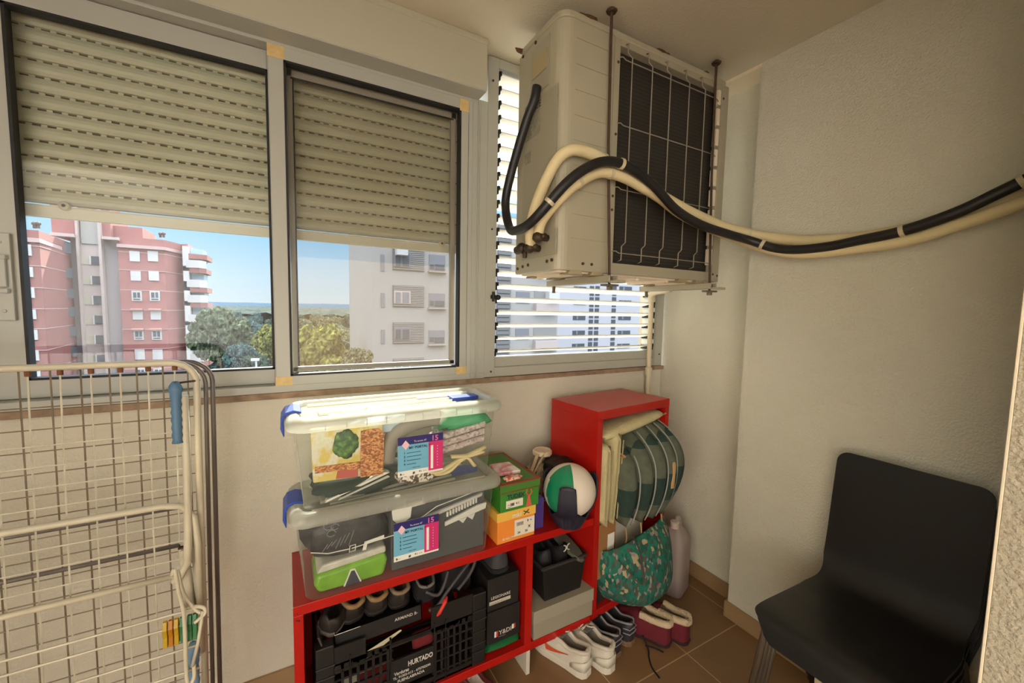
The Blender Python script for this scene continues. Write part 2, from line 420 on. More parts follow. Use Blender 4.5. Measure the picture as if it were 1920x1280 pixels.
BRICK = mat('pink_brick', (150, 98, 92), .9, var=.06, vscale=.8)
BRICK_D = mat('pink_brick_dark', (138, 90, 84), .9, var=.06, vscale=.8)  # slightly darker brick tone for the left wing and balconies
LILAC = mat('lilac_render', (146, 134, 132), .9, var=.03, vscale=.6)
PALE = mat('pale_pink_render', (172, 156, 148), .9, var=.03, vscale=.6)
BAND = mat('pale_band', (180, 150, 144), .9)
WWIN = mat('white_shutter_plastic', (184, 180, 176), .7)
DWIN = mat('dark_window_glass', (70, 78, 84), .15)
GWIN = mat('grey_blind', (112, 110, 114), .6)
def rect(m, px0, py0, px1, py1, Y, d, k=0, ref=None):
    """box on a facade plane at distance Y, given by its outline as surveyed from the balcony"""
    cx_, cy_ = (px0+px1)/2, (py0+py1)/2
    if ref is not None:
        x0, x1 = atY(px0, ref, Y).x, atY(px1, ref, Y).x
    else: x0, x1 = atY(px0, cy_, Y).x, atY(px1, cy_, Y).x
    z0, z1 = atY(cx_, py1, Y).z, atY(cx_, py0, Y).z
    return m.box(x0, x1, Y-d, Y+.2, z0, z1, k)
def pink():
    r = thing('apartment_building', 'pink brick apartment tower seen through the left sash', 'building', (-15, 60, GZ))
    X = lambda px, Y, py=560: atY(px, py, Y).x
    Z = lambda px, py, Y: atY(px, py, Y).z
    # left wing: front at Y 52 and receding side up to Y 60
    xa, xb, xc = X(20, 52), X(77, 52, 500), X(131, 60, 520)
    zt = Z(60, 431, 52)
    M().prism([(xa-6, 52), (xb, 52), (xc, 60), (xc, 64), (xa-6, 64)], 'z', GZ, zt).build('left_wing', BRICK_D, r)
    m = M()
    for py in (449,): m.prism([(xa-6, 51.8), (xb+.1, 51.8), (xc, 59.8), (xc, 60), (xb, 52), (xa-6, 52)], 'z', Z(60, py+5, 52), Z(60, py-3, 52))
    for py in (461, 498, 539, 578.5, 616, 657, 695): m.prism([(xa-6, 51.95), (xb+.05, 51.95), (xc, 59.95), (xc, 60), (xb, 52), (xa-6, 52)], 'z', Z(60, py+.7, 52), Z(60, py-.7, 52))
    m.build('left_wing_band', BAND, r)
    for a, b in ((458, 479), (500, 519), (538, 558), (580, 598), (618, 637), (657, 676), (695, 714)):
        rect(M(), 41, a, 60, b, 52, .12, 0, 470).build('window', WWIN, r)
    for y0 in (458, 505, 543, 578, 615, 653):    # small windows on the side of the wing
        t = .86; x, y = xb+(xc-xb)*t, 52+8*t; zc = Z(116, y0+6, y)
        M().hexa([(x-.35, y-.45, zc-.5), (x+.35, y+.25, zc-.5), (x-.3, y-.4, zc-.5), (x+.4, y+.3, zc-.5), (x-.35, y-.45, zc+.5), (x+.35, y+.25, zc+.5), (x-.3, y-.4, zc+.5), (x+.4, y+.3, zc+.5)]).build('window', GWIN, r)
    # stair tower
    xl, xr = X(131, 60, 520), X(226, 60, 560)
    ztop = Z(160, 380, 60)
    M().box(xl, xr, 60.6, 66, GZ, Z(150, 444, 60)).build('stair_tower', LILAC, r)
    M().box(X(95, 60, 430), X(206, 60, 430), 60.2, 66, Z(150, 446, 60.2), ztop).build('rooftop_block', BRICK, r)
    M().box(X(195, 60, 430), X(262, 60, 430), 61, 66, Z(230, 447, 61), Z(230, 424, 61)).build('rooftop_block', BRICK, r)
    rect(M(), 102, 439, 146, 445, 60.2, .9).build('ledge', PALE, r); rect(M(), 197, 446, 226, 451, 60.2, .9).build('ledge', PALE, r)
    xw0, xw1 = X(148, 60, 480), X(190, 60, 480)
    M().box(xw0, xw1, 60.2, 60.7, GZ, Z(170, 457, 60.2)).build('stair_front', PALE, r)
    M().box(X(146, 60, 480), X(151, 60, 480), 59.7, 60.5, GZ, ztop).box(X(187.5, 60, 480), X(193, 60, 480), 59.7, 60.5, GZ, ztop).build('stair_fin', PALE, r)
    M().box(X(151, 60, 440), X(188, 60, 440), 60.05, 60.3, Z(170, 457, 60), Z(170, 405, 60)).build('stair_opening', mat('stair_opening_grey', (150, 146, 138), .8), r)
    for a, b in ((480, 496), (517, 533), (554, 571), (591, 608), (628, 645), (665, 680), (700, 716)):
        o = rect(M(), 152, a, 188, b, 60.2, .06, 0, 488).build('window', mat('tan_blind', (168, 158, 140), .6), r)
        rect(M(), 172, a+.5, 187, b-.5, 60.1, .06, 0, 488).build('pane', DWIN, o)
        rect(M(), 168.5, a, 171, b, 60.1, .1, 0, 488).build('mullion', WWIN, o)
    # right block
    x0, x1, x2, x3 = X(226, 60, 560), X(310, 60, 520), X(337, 61.5, 520), X(354, 61.5, 540)
    zt = Z(260, 446, 60)
    foot = [(x0, 60), (x1, 60), (x2, 63), (x3, 62), (x3, 70), (x0, 70)]
    M().prism(foot, 'z', GZ, zt).build('right_block', BRICK, r)
    m = M()
    def strip(za, zb, o): m.prism([(x0, 60-o), (x1+o*.4, 60-o), (x2, 63-o), (x3, 62-o), (x3, 62), (x2, 63), (x1, 60), (x0, 60)], 'z', za, zb)
    strip(Z(260, 466, 60), Z(260, 460, 60), .35)
    for py in (473.5, 507, 544, 581, 617, 654, 691): strip(Z(260, py+.6, 60), Z(260, py-.6, 60), .06)
    m.build('right_block_band', BAND, r)
    rows = [(471, 490, 0), (508, 526, 0), (545, 564, 1), (581, 599, 2), (618, 637, 3), (655, 674, 0), (690, 708, 1)]
    for a, b, kind in rows:
        for c0, c1 in ((244, 263), (278, 297)):
            o = rect(M(), c0, a, c1, b, 60, .12, 0, 490).build('window', WWIN, r)
            if kind in (1, 3):
                q = M(); rect(q, c0+3, a+3, c0+9, b-6, 60, .16, 0, 490); rect(q, c0+11, a+3, c1-3, b-6, 60, .16, 0, 490); rect(q, c0+3, b-4, c1-3, b-2, 60, .16, 0, 490)
                q.build('pane', DWIN, o)
            if kind in (2, 3): rect(M(), c0-2, a-3, c1+2, a, 60, .5, 0, 490).build('awning', mat('awning_pink_stripe', (190, 140, 132), .8), o)
    # corner balconies
    for i, ys in enumerate((503, 539, 567, 603, 640, 676)):
        za = Z(368, ys+9, 62); zb = Z(368, ys, 62)
        p0, p1, p2 = X(353, 62, 540), X(375, 61, 540), X(388, 62, 540)
        o = M().prism([(p0, 61.4), (p1, 61.0), (p2, 62.2), (p2, 66), (p0, 66)], 'z', za, zb).build('balcony', BRICK_D, r)
        M().prism([(p0, 61.3), (p1, 60.9), (p2, 62.1), (p2, 62.3), (p1, 61.1), (p0, 61.5)], 'z', zb, zb+.9).build('railing', WWIN, o)
        M().prism([(p0+.3, 62.2), (p2-.4, 63), (p2-.4, 66), (p0+.3, 66)], 'z', zb+.9, zb+2.4).build('glazing', mat('balcony_glass', (150, 176, 184), .2), o)
        M().box(p0-.3, p0+.25, 61.3, 62.2, zb-.4, zb+2.5).build('post', WWIN, o)
    m = M(); m.prism([(X(353, 62, 480), 61.3), (X(388, 62, 480), 62), (X(388, 62, 480), 66), (X(353, 62, 480), 66)], 'z', Z(370, 486, 62), Z(370, 477, 62)); m.build('balcony_roof', BRICK_D, r)
    for px, py in ((65, 428), (72, 428), (301, 445), (307, 445)):
        M().lathe([(.12, 0), (.12, .3), (.2, .33), (.2, .5), (.08, .6)], 10, atY(px, py, 54 if px < 100 else 62)).build('chimney_cowl', mat('cowl_dark', (70, 62, 60), .8), r)
pink()
WHITE = mat('white_render', (150, 143, 136), .9, var=.03, vscale=.5)
GRY = mat('grey_slatted_panel', (108, 105, 102), .8)
def slats(m, px0, py0, px1, py1, Y, n, ref=None):
    for i in range(n):
        a = py0+(py1-py0)*i/n; rect(m, px0, a, px1, a+(py1-py0)/n*.72, Y, .12, 0, ref)
def whiteA():
    r = thing('apartment_building', 'white apartment block seen through the insect screen', 'building', (12, 30, GZ))
    x0, x1 = atY(698, 580, 30).x, atY(1046, 580, 30).x
    M().box(x0, x1, 30, 42, GZ, 9).build('wall', WHITE, r)
    for i, (a, b) in enumerate(((463, 508), (535, 576), (604, 644), (671, 712), (744, 784))):
        q = M(); rect(q, 736, a, 795, b, 30, .04, 0, 560); o = q.build('recess_panel', GRY, r)
        q = M(); slats(q, 737, a+1, 794, b-1, 30, 12, 560); q.build('panel_slats', mat('grey_slats_pale', (124, 120, 116), .8), o)
        q = M(); rect(q, 738, a+10, 769, b-7, 30, .16, 0, 560); o2 = q.build('window', PALE if i % 2 else GWIN, r)
        q = M(); rect(q, 741, a+13, 750, b-9, 30, .2, 0, 560); rect(q, 754, a+13, 766, b-9, 30, .2, 0, 560); q.build('pane', GWIN if i % 2 else DWIN, o2)
        q = M(); rect(q, 804, a+15, 834, b+2, 30, .05, 0, 560); o3 = q.build('window', GWIN, r)
        q = M(); rect(q, 806, b-12, 813, b-4, 30, .1, 0, 560); rect(q, 815, b-12, 832, b-2, 30, .1, 0, 560); q.build('pane', DWIN, o3)
        q = M(); rect(q, 802, b+1, 836, b+3, 30, .3, 0, 560); q.build('sill', WHITE, o3)
        q = M(); rect(q, 714, a+14, 721, b, 30, .05, 0, 560); q.build('window', GWIN, r)
        # side seen between the louvres
        q = M(); slats(q, 931, a-40, 956, a+33, 30, 9, 590); q.build('shutter_column', GRY, r)
        q = M(); rect(q, 967, a+12, 992, b-8, 30, .05, 0, 590); q.build('window', GWIN, r)
        q = M(); rect(q, 1001, a+10, 1043, a+34, 30, .05, 0, 590); q.build('loggia', mat('loggia_grey', (128, 124, 118), .8), r)
        q = M(); rect(q, 1001, a+34, 1043, a+50, 30, .4, 0, 590); q.build('parapet', mat('parapet_pale_pink', (170, 154, 146), .8), r)
    q = M(); rect(q, 740, 466, 760, 480, 30, .8, 0, 560); q.build('air_conditioner', WWIN, r)
    q = M(); rect(q, 1021, 548, 1040, 563, 30, .7, 0, 590); q.build('air_conditioner', WWIN, r)
whiteA()
def whiteB():
    Y = 44
    r = thing('apartment_building', 'white block with dark window strips seen between the louvre slats', 'building', (40, Y, GZ))
    M().box(atY(1046, 590, Y).x-3, atY(1199, 590, Y).x, Y, Y+12, GZ, 14).build('wall', mat('white_render_blue', (166, 163, 166), .9, var=.02, vscale=.4), r)
    for px in (1104, 1114.5, 1146):
        for py in (536, 557, 578, 599, 620, 641, 662):
            q = M(); rect(q, px, py, px+7.5, py+18, Y, .06, 0, 600); q.build('window', mat('strip_window_grey', (70, 74, 78), .3), r)
    for a in (537, 563, 591.5, 619.5, 644, 672):
        for px in (1074, 1159):
            q = M(); rect(q, px, a, px+23, a+8, Y, .06, 0, 600); o = q.build('window', mat('strip_window_grey', (70, 74, 78), .3), r)
            q = M(); rect(q, px+6, a+.8, px+9, a+7, Y, .1, 0, 600); q.build('curtain', GWIN, o)
    o = thing('apartment_building', 'cream building corner at the right end of the louvres', 'building', (62, 50, GZ))
    M().box(atY(1210, 590, 50).x, atY(1228, 590, 50).x, 50, 60, GZ, 14).build('wall', mat('cream_render', (222, 200, 160), .9), o)
    for a in (545, 575, 605, 635, 660):
        rect(M(), 1213, a, 1219, a+14, 50, .1, 0, 600).build('window', GWIN, o)
whiteB()
# ---- trees
def crown(seed, n=95):
    rnd = random.Random(seed); m = M()
    for i in range(n):
        t = rnd.uniform(0, 2*PI); h = rnd.uniform(0, 1); rad = (.62*math.sqrt(max(0, 1-(h*1.5-.6)**2)))*math.sqrt(rnd.random())
        c = Vector((rad*math.cos(t), rad*math.sin(t), .35+.62*h)); s = rnd.uniform(.07, .17); off = Vector((rnd.random()*50, rnd.random()*50, 0))
        m.ball(c, s, 11, 8, 0, (1, 1, .85), lambda d: 1+.5*noise.noise(d*3.2+off)+.45*noise.noise(d*9+off))
    return m
def leaf(name, c):
    m = leaf_(name, c); m.node_tree.nodes['Principled BSDF'].inputs['Specular IOR Level'].default_value = .05; return m
def leaf_(name, c):
    return pattern(name, [(.35, tuple(int(x*.42) for x in c)), (.5, tuple(int(x*.72) for x in c)), (.65, c)], 14, 'noise', .9, .8)
LEAF = [leaf('leaves_grey_green', (104, 112, 84)), leaf('leaves_dark_green', (74, 90, 74)), leaf('leaves_yellow_green', (140, 140, 74)), leaf('leaves_blue_green', (84, 108, 104)), leaf('leaves_olive', (124, 124, 92))]
TRUNK = mat('tree_bark', (96, 82, 66), .95)
PROTO = {}
def tree(px, ptop, Y, wpx, k, label, group=None):
    top = atY(px, ptop, Y); w = abs(atY(px+wpx/2, ptop, Y).x-atY(px-wpx/2, ptop, Y).x); H = top.z-GZ
    r = thing('broadleaf_tree', label, 'tree', (top.x, Y, GZ), random.uniform(0, 6), group)
    key = (k, random.randrange(3))
    if key not in PROTO:
        o = crown(key[0]*7+key[1]).build('crown', LEAF[k], r, smooth=False, local=True); PROTO[key] = o.data
    else:
        o = bpy.data.objects.new('crown', PROTO[key]); C.objects.link(o); o.parent = r
    hc = min(H*1.2, w*1.25)
    o.scale = (w*.78, w*.78, hc); o.location = (0, 0, H-hc*1.12)
    t = M().tube([(0, 0, 0), (0, 0, H-hc*.4)], [w*.05, w*.03], 8).build('trunk', TRUNK, r, local=True)
tree(412, 572, 46, 120, 0, 'tall grey green tree beside the pink tower')
tree(478, 662, 30, 70, 1, 'dark green round tree low behind the left sash')
tree(508, 604, 40, 74, 2, 'yellow green tree beside the sash upright')
tree(462, 596, 75, 60, 3, 'blue green umbrella pine behind the yellow tree')
tree(590, 602, 34, 130, 2, 'yellow tinged tree behind the insect screen')
tree(672, 650, 28, 60, 4, 'olive tree low beside the white block')
tree(450, 640, 36, 60, 3, 'blue green bush crown between the taller trees')
rnd = random.Random(3); row = 0
for Y in (62, 78, 96, 116, 138, 162, 190, 222, 258):
    x = -.15*Y - 3 + (4.5 if row % 2 else 0); row += 1
    while x < .18*Y + 6:
        xx, yy = x+rnd.uniform(-.5, .5), Y+rnd.uniform(-1, 1)
        z = -2.9+rnd.uniform(-.9, .9)-(.5 if Y < 90 else 0)
        d = Vector((xx, yy, z))-CAM; k_ = 1/d.dot(FW); px, py = 960+F*d.dot(RT)*k_, 640-F*d.dot(UP)*k_
        if xx > -.118*yy-2 and not (26 < yy < 50): tree(px, py, yy, 9.4*F/yy*.9, rnd.choice((0, 1, 4, 4) if px > 545 else (1, 3, 3, 0)), 'green tree in the wood running to the sea', 'trees of the distant wood')
        x += 9.2
m = M()
def can(u, v):
    x = -300+760*u; y = 275+700*v**1.3
    return Vector((x, y, -4.2+1.8*v+2.2*noise.noise(Vector((x*.12, y*.08, 0)))+2.2*noise.noise(Vector((x*.3, y*.25, 4)))))
m.grid(can, 260, 120)
single(m.build('woodland', leaf('leaves_distant_haze', (58, 74, 68)), smooth=False), 'unbroken green treetops of the far wood just below the horizon', 'woodland', kind='stuff')  # bluish distance haze put into the leaf colour
s = thing('street_lamp', 'thin grey street lamp standing among the trees', 'lamp', atY(481, 700, 27))
b0 = atY(481, 700, 27); b0 = Vector((b0.x, 27, GZ)); s.location = b0; ROOT[s.name] = Matrix.Translation(b0)
h = atY(481, 676, 27).z
M().tube([b0, (b0.x, 27, h)], .05, 8).build('pole', mat('lamp_grey', (190, 192, 190), .5), s)
M().box(b0.x-.25, b0.x+.15, 26.9, 27.1, h, h+.12).build('lamp_head', mat('lamp_grey', (190, 192, 190), .5), s)
# ================================================================== AIR CONDITIONER (outdoor unit hung from the ceiling)
ACW = mat('ac_cream_enamel', (176, 169, 146), .4, var=.03, vscale=4)
ACW2 = mat('ac_cream_panel', (168, 160, 138), .4)
RUST = mat('rusty_steel', (74, 56, 40), .7, var=.25, vscale=30)
DARK = mat('dark_recess', (34, 30, 26), .8)
BLK = mat('black_plastic', (24, 23, 23), .5)
def fins():
    m = bpy.data.materials.new('coil_fins'); m.use_nodes = True
    n, l = m.node_tree.nodes, m.node_tree.links; b = n['Principled BSDF']; b.inputs['Roughness'].default_value = .7
    tc = n.new('ShaderNodeTexCoord'); w = n.new('ShaderNodeTexWave'); w.wave_type = 'BANDS'; w.bands_direction = 'Z'
    w.inputs['Scale'].default_value = 22; w.inputs['Distortion'].default_value = .4
    ns = n.new('ShaderNodeTexNoise'); ns.inputs['Scale'].default_value = 5
    l.new(tc.outputs['Object'], w.inputs['Vector']); l.new(tc.outputs['Object'], ns.inputs['Vector'])
    mu = n.new('ShaderNodeMath'); mu.operation = 'MULTIPLY'; l.new(w.outputs['Fac'], mu.inputs[0]); l.new(ns.outputs['Fac'], mu.inputs[1])
    r = n.new('ShaderNodeValToRGB'); r.color_ramp.elements[0].color = srgb(38, 35, 30); r.color_ramp.elements[1].color = srgb(60, 55, 48)
    l.new(mu.outputs[0], r.inputs[0]); l.new(r.outputs[0], b.inputs['Base Color']); return m
FINS = fins()
ac = thing('air_conditioner', 'cream outdoor air conditioning unit with wire guard hung under the ceiling', 'air conditioner', (1.26, 1.31, 1.545))
X0, X1, Y0, Y1, Z0, Z1 = .815, 1.70, 1.165, 1.452, 1.548, 2.405
rc = .045
# shell: rounded at the near left corner, open over the coil
shell = [(X0, Y1), (X0, Y0+rc)] + [(X0+rc-rc*math.cos(t*PI/12), Y0+rc-rc*math.sin(t*PI/12)) for t in range(1, 7)] + [(1.045, Y0), (1.045, Y0+.05), (1.66, Y0+.05), (1.66, Y0), (X1, Y0), (X1, Y1)]
M().prism(shell, 'z', Z0, Z1-.02).build('casing', ACW, ac, bevel=.003)
M().prism(rrect(X0-.004, X1+.004, Y0-.004, Y1+.004, .045), 'z', Z1-.022, Z1).build('top_cover', ACW, ac, bevel=.004)
M().box(1.043, X1, Y0-.002, Y0+.05, Z0, Z0+.04).box(1.043, X1, Y0-.002, Y0+.05, Z1-.045, Z1-.018).box(1.043, 1.07, Y0-.003, Y0+.05, Z0, Z1-.02).box(1.655, X1, Y0-.003, Y0+.03, Z0, Z1-.02).build('coil_surround', ACW2, ac, bevel=.002)
M().box(1.05, 1.655, Y0+.03, Y0+.045, Z0+.02, Z1-.03).build('coil', FINS, ac)
# wire guard
wire = mat('wire_grey', (150, 142, 124), .5)
m = M(); y = Y0-.014
for x in (1.118, 1.222, 1.322, 1.432, 1.53):
    m.tube([(x-.022, Y0+.005, 2.372), (x-.022, y, 2.368), (x-.022, y, 2.335), (x, y, 2.325), (x, y, 1.665), (x-.018, y, 1.65), (x-.018, y, 1.60), (x-.018, Y0+.005, 1.595)], .0023, 6)
for z in (2.312, 2.084, 1.857, 1.625):
    m.tube([(1.062, Y0, z+.006), (1.075, y+.003, z+.006), (1.09, y+.004, z), (1.575, y+.004, z), (1.61, y+.004, z), (1.64, Y0+.002, z)], .002, 6)
m.build('wire_guard', wire, ac, smooth=True)
m = M()
for k in range(9): m.box(1.632, 1.652, Y0-.001, Y0+.02, 1.62+k*.085, 1.69+k*.085)
m.build('side_louvre', STRIP, ac, bevel=.002)
# end panel details (facing -x)
m = M()
m.box(X0-.003, X0, 1.235, 1.36, 2.19, 2.36).build('handle_panel', ACW2, ac, bevel=.003)
m = M().box(X0-.005, X0-.002, 1.25, 1.345, 2.255, 2.32).box(X0-.007, X0-.004, 1.25, 1.345, 2.25, 2.256); m.build('grip_recess', mat('ac_recess', (176, 160, 122), .6), ac, bevel=.002)
M().box(X0-.0025, X0, 1.18, 1.40, 1.60, 2.17).build('service_panel', ACW2, ac, bevel=.002)
lab = M().box(X0-.0045, X0-.002, 1.285, 1.395, 2.045, 2.175).build('rating_plate', mat('plate_grey', (150, 142, 122), .5, var=.25, vscale=90), ac)
text('CE', .034, (X0-.0055, 1.318, 2.135), (PI/2, 0, -PI/2), BLK, lab)
for i in range(6):
    text('- - -- --- - --', .011, (X0-.0055, 1.392, 2.12-i*.013), (PI/2, 0, -PI/2), mat('plate_ink', (70, 66, 58), .7), lab)
M().box(X0-.0045, X0-.002, 1.345, 1.385, 1.96, 2.0).build('sticker', mat('plate_grey', (150, 142, 122), .5), ac)
# front panel ribs
m = M()
for i in range(9): m.box(.875, 1.035, Y0-.0015, Y0, 1.66+i*.083, 1.662+i*.083)
m.build('panel_groove', mat('ac_recess', (176, 160, 122), .6), ac)
for (yy, zz) in ((1.43, 1.57), (1.39, 1.575), (1.35, 1.578), (1.22, 1.58), (1.19, 1.582), (1.42, 2.375), (1.33, 2.378)): M().tube([(X0-.004, yy, zz), (X0, yy, zz)], .006, 8).build('screw', RUST, ac)
for (xx, zz) in ((.93, 1.575), (.97, 1.575), (1.054, 1.58), (1.056, 1.78), (1.057, 1.83), (1.06, 2.05), (1.06, 2.3), (1.66, 1.58), (1.69, 1.575), (1.665, 2.33)): M().tube([(xx, Y0-.005, zz), (xx, Y0, zz)], .005, 8).build('screw', RUST, ac)
# base pan and feet
m = M().box(X0+.02, X1-.02, Y0+.02, Y1-.02, Z0-.006, Z0+.004)
for i in range(5):
    m.tube([(.9+i*.17, 1.2, Z0-.004), (.9+i*.17, 1.42, Z0-.004)], .012, 8)
m.build('base_pan', STRIP, ac)
m = M()
for x in (.90, 1.0, 1.47, 1.58):
    for yy in (1.19, 1.43): M().prism([(x-.035, Z0-.012), (x+.035, Z0-.012), (x+.022, Z0+.002), (x-.022, Z0+.002)], 'y', yy-.025, yy+.025).build('foot', mat('foot_grey_cream', (166, 152, 120), .7), ac)
# rust blotches along the top edge
m = M()
for x, y_, s in ((.90, 1.168, .012), (.93, 1.168, .02), (1.28, 1.168, .018), (1.31, 1.168, .012), (1.55, 1.168, .012), (.82, 1.44, .02)):
    M().ball((x, y_, Z1+.002), s, 8, 6, 0, (1.6, .6, .4), lambda d: 1+.4*noise.noise(d*3+Vector((x*30, 0, 0)))).build('rust_lump', mat('rust_brown', (96, 62, 34), .9), ac)
# valves
m = M()
for (yy, zz) in ((1.325, 1.635), (1.27, 1.63), (1.215, 1.66)):
    m.tube([(X0-.05, yy, zz), (X0+.005, yy, zz)], .012, 8); m.ball((X0-.045, yy, zz), .02, 10, 8, 0, (1, 1, 1), lambda d: 1+.2*noise.noise(d*5))
    m.tube([(X0-.035, yy+.028, zz-.004), (X0-.035, yy-.03, zz+.002)], .009, 8)
m.tube([(X0-.04, 1.37, 1.632), (X0-.04, 1.32, 1.635)], .016, 10)
m.tube([(X0-.035, 1.32, 1.635), (X0-.04, 1.31, 1.60)], .009, 8)
m.build('pipe_valve', mat('valve_brass_dark', (70, 56, 42), .55, .4, var=.2, vscale=60), ac, smooth=True)
M().box(X0-.004, X0, 1.165, 1.23, 1.60, 1.69).build('valve_cover', ACW2, ac, bevel=.002)

# ---- hanging brackets: rods and rails
def bracket(x, label, rodx):
    r = thing('hanging_bracket', label, 'bracket', (x, 1.31, 1.52))
    m = M().prism([(x-.02, 1.535), (x-.02, 1.51), (x+.02, 1.51), (x+.02, 1.535), (x+.015, 1.535), (x+.015, 1.514), (x-.015, 1.514), (x-.015, 1.535)], 'y', 1.10, 1.50)
    m.box(x-.02, x+.02, 1.06, 1.10, 1.506, 1.516); m.build('rail', ACW2, r, bevel=.002)
    m = M().tube([(rodx, 1.150, HC-.005), (rodx+.004, 1.146, 2.0), (x, 1.120, 1.49)], .005, 8).lathe([(.016, 0), (.02, .006), (.008, .016)], 10, (rodx, 1.150, HC-.018))
    m.build('threaded_rod', RUST, r)
    m = M().box(x-.03, x+.03, 1.105, 1.135, 1.497, 1.504).lathe([(.011, 0), (.011, .012)], 6, (x, 1.12, 1.484)).lathe([(.011, 0), (.011, .012)], 6, (x, 1.12, 1.518))
    m.build('nut', mat('nut_grey', (110, 98, 78), .5), r)
    M().lathe([(.008, 0), (.008, .03)], 6, (x, 1.47, 1.482)).build('nut', mat('nut_grey', (110, 98, 78), .5), r)
bracket(1.02, 'cream hanging rail with rusty rod left of the coil', 1.010)
bracket(1.585, 'cream hanging rail with rusty rod near the right end of the coil', 1.588)

# ---- pipes
CREAMP = mat('cream_pipe_insulation', (226, 208, 162), .7, var=.05, vscale=14, bump=.2, bscale=40)
HOSE = mat('black_hose_rubber', (30, 29, 30), .45)
TIE = mat('cable_tie_white', (206, 194, 160), .5)
p1 = [(.775, 1.27, 1.635), (.762, 1.25, 1.70), (.775, 1.22, 1.80), (.80, 1.165, 1.90), (.835, 1.135, 1.938), (.90, 1.13, 1.945), (.975, 1.125, 1.932), (1.11, 1.135, 1.90), (1.261, 1.128, 1.858), (1.435, 1.12, 1.815), (1.60, 1.10, 1.778), (1.70, 1.03, 1.742), (1.727, .93, 1.712), (1.735, .846, 1.692), (1.735, .741, 1.681), (1.735, .649, 1.677), (1.735, .54, 1.685), (1.735, .42, 1.705), (1.735, .30, 1.735), (1.735, .215, 1.76)]
p2 = [(.775, 1.225, 1.66), (.775, 1.20, 1.71), (.80, 1.155, 1.765), (.856, 1.125, 1.828), (.954, 1.12, 1.883), (1.053, 1.115, 1.886), (1.161, 1.11, 1.86), (1.247, 1.112, 1.838), (1.40, 1.118, 1.79), (1.577, 1.085, 1.742), (1.665, 1.02, 1.70), (1.69, .93, 1.662), (1.70, .861, 1.641), (1.70, .76, 1.632), (1.70, .675, 1.636), (1.70, .536, 1.644), (1.70, .422, 1.674), (1.70, .308, 1.712), (1.70, .215, 1.75)]
hs = [(.795, 1.285, 2.20), (.788, 1.292, 2.15), (.777, 1.325, 2.09), (.762, 1.39, 1.95), (.752, 1.425, 1.84), (.748, 1.41, 1.765), (.74, 1.36, 1.705), (.728, 1.29, 1.69), (.725, 1.21, 1.695), (.745, 1.15, 1.735), (.80, 1.105, 1.815), (.872, 1.09, 1.875), (.958, 1.085, 1.912), (1.052, 1.08, 1.908), (1.17, 1.075, 1.865), (1.29, 1.072, 1.795), (1.42, 1.06, 1.752), (1.55, 1.03, 1.725), (1.64, .985, 1.70), (1.675, .92, 1.668), (1.682, .843, 1.652), (1.682, .739, 1.65), (1.682, .646, 1.66), (1.684, .539, 1.674), (1.686, .425, 1.708), (1.69, .347, 1.747), (1.69, .30, 1.77), (1.69, .215, 1.81)]
q1, q2, q3 = smoothpath(p1), smoothpath(p2), smoothpath(hs)
def wob(path, r, s): return [r*(1+.05*noise.noise(Vector(p)*9+Vector((s, 0, 0)))) for p in path]
t1 = thing('insulated_pipe', 'cream insulated pipe on top, arching over and passing behind the black hose', 'pipe', p1[0])
M().tube(q1, wob(q1, .0195, 1), 12).build('insulation', CREAMP, t1, smooth=True)
t2 = thing('insulated_pipe', 'cream insulated pipe below the black hose along its whole run', 'pipe', p2[0])
M().tube(q2, wob(q2, .018, 5), 12).build('insulation', CREAMP, t2, smooth=True)
t3 = thing('drain_hose', 'black rubber hose looping down from the air conditioner to the right wall', 'hose', hs[0])
M().tube(q3, .0165, 12).build('hose', HOSE, t3, smooth=True)
def ring(path, i, r, parent, name='cable_tie', m_=TIE, w=.006):
    d = (Vector(path[i+1])-Vector(path[i-1])).normalized(); p = Vector(path[i])
    M().tube([p-d*w, p+d*w], r, 14).build(name, m_, parent, smooth=False)
for i in (38, 52): ring(q1, i, .0205, t1, 'tape_joint', CREAMP, .004)
ring(q3, 9*6+2, .019, t3); ring(q3, 12*6+4, .019, t3); ring(q3, 18*6+3, .019, t3); ring(q3, 23*6, .019, t3); ring(q3, 26*6-1, .019, t3)
ring(q2, 3*6+1, .0205, t2); ring(q2, 5*6-3, .0205, t2); ring(q1, 6*6, .022, t1); ring(q1, 11*6, .022, t1)
# ---- drain pipe in the corner
PVC = mat('pvc_cream', (214, 200, 172), .5)
dp = thing('drain_pipe', 'thin cream drain pipe descending in front of the louvre window corner', 'pipe', (1.742, 1.575, .02))
M().tube(smoothpath([(1.742, 1.575, .0), (1.742, 1.575, .6), (1.741, 1.575, 1.1), (1.738, 1.574, 1.44), (1.735, 1.57, 1.475)], 5), .013, 12).build('pipe', PVC, dp, smooth=True)
M().tube(smoothpath([(1.735, 1.57, 1.462), (1.732, 1.565, 1.50), (1.725, 1.53, 1.518), (1.70, 1.46, 1.522), (1.68, 1.40, 1.53)], 6), .019, 12).build('elbow', PVC, dp, smooth=True)
M().lathe([(.02, 0), (.02, .04), (.014, .045)], 14, (1.742, 1.575, 1.06)).build('collar', PVC, dp)

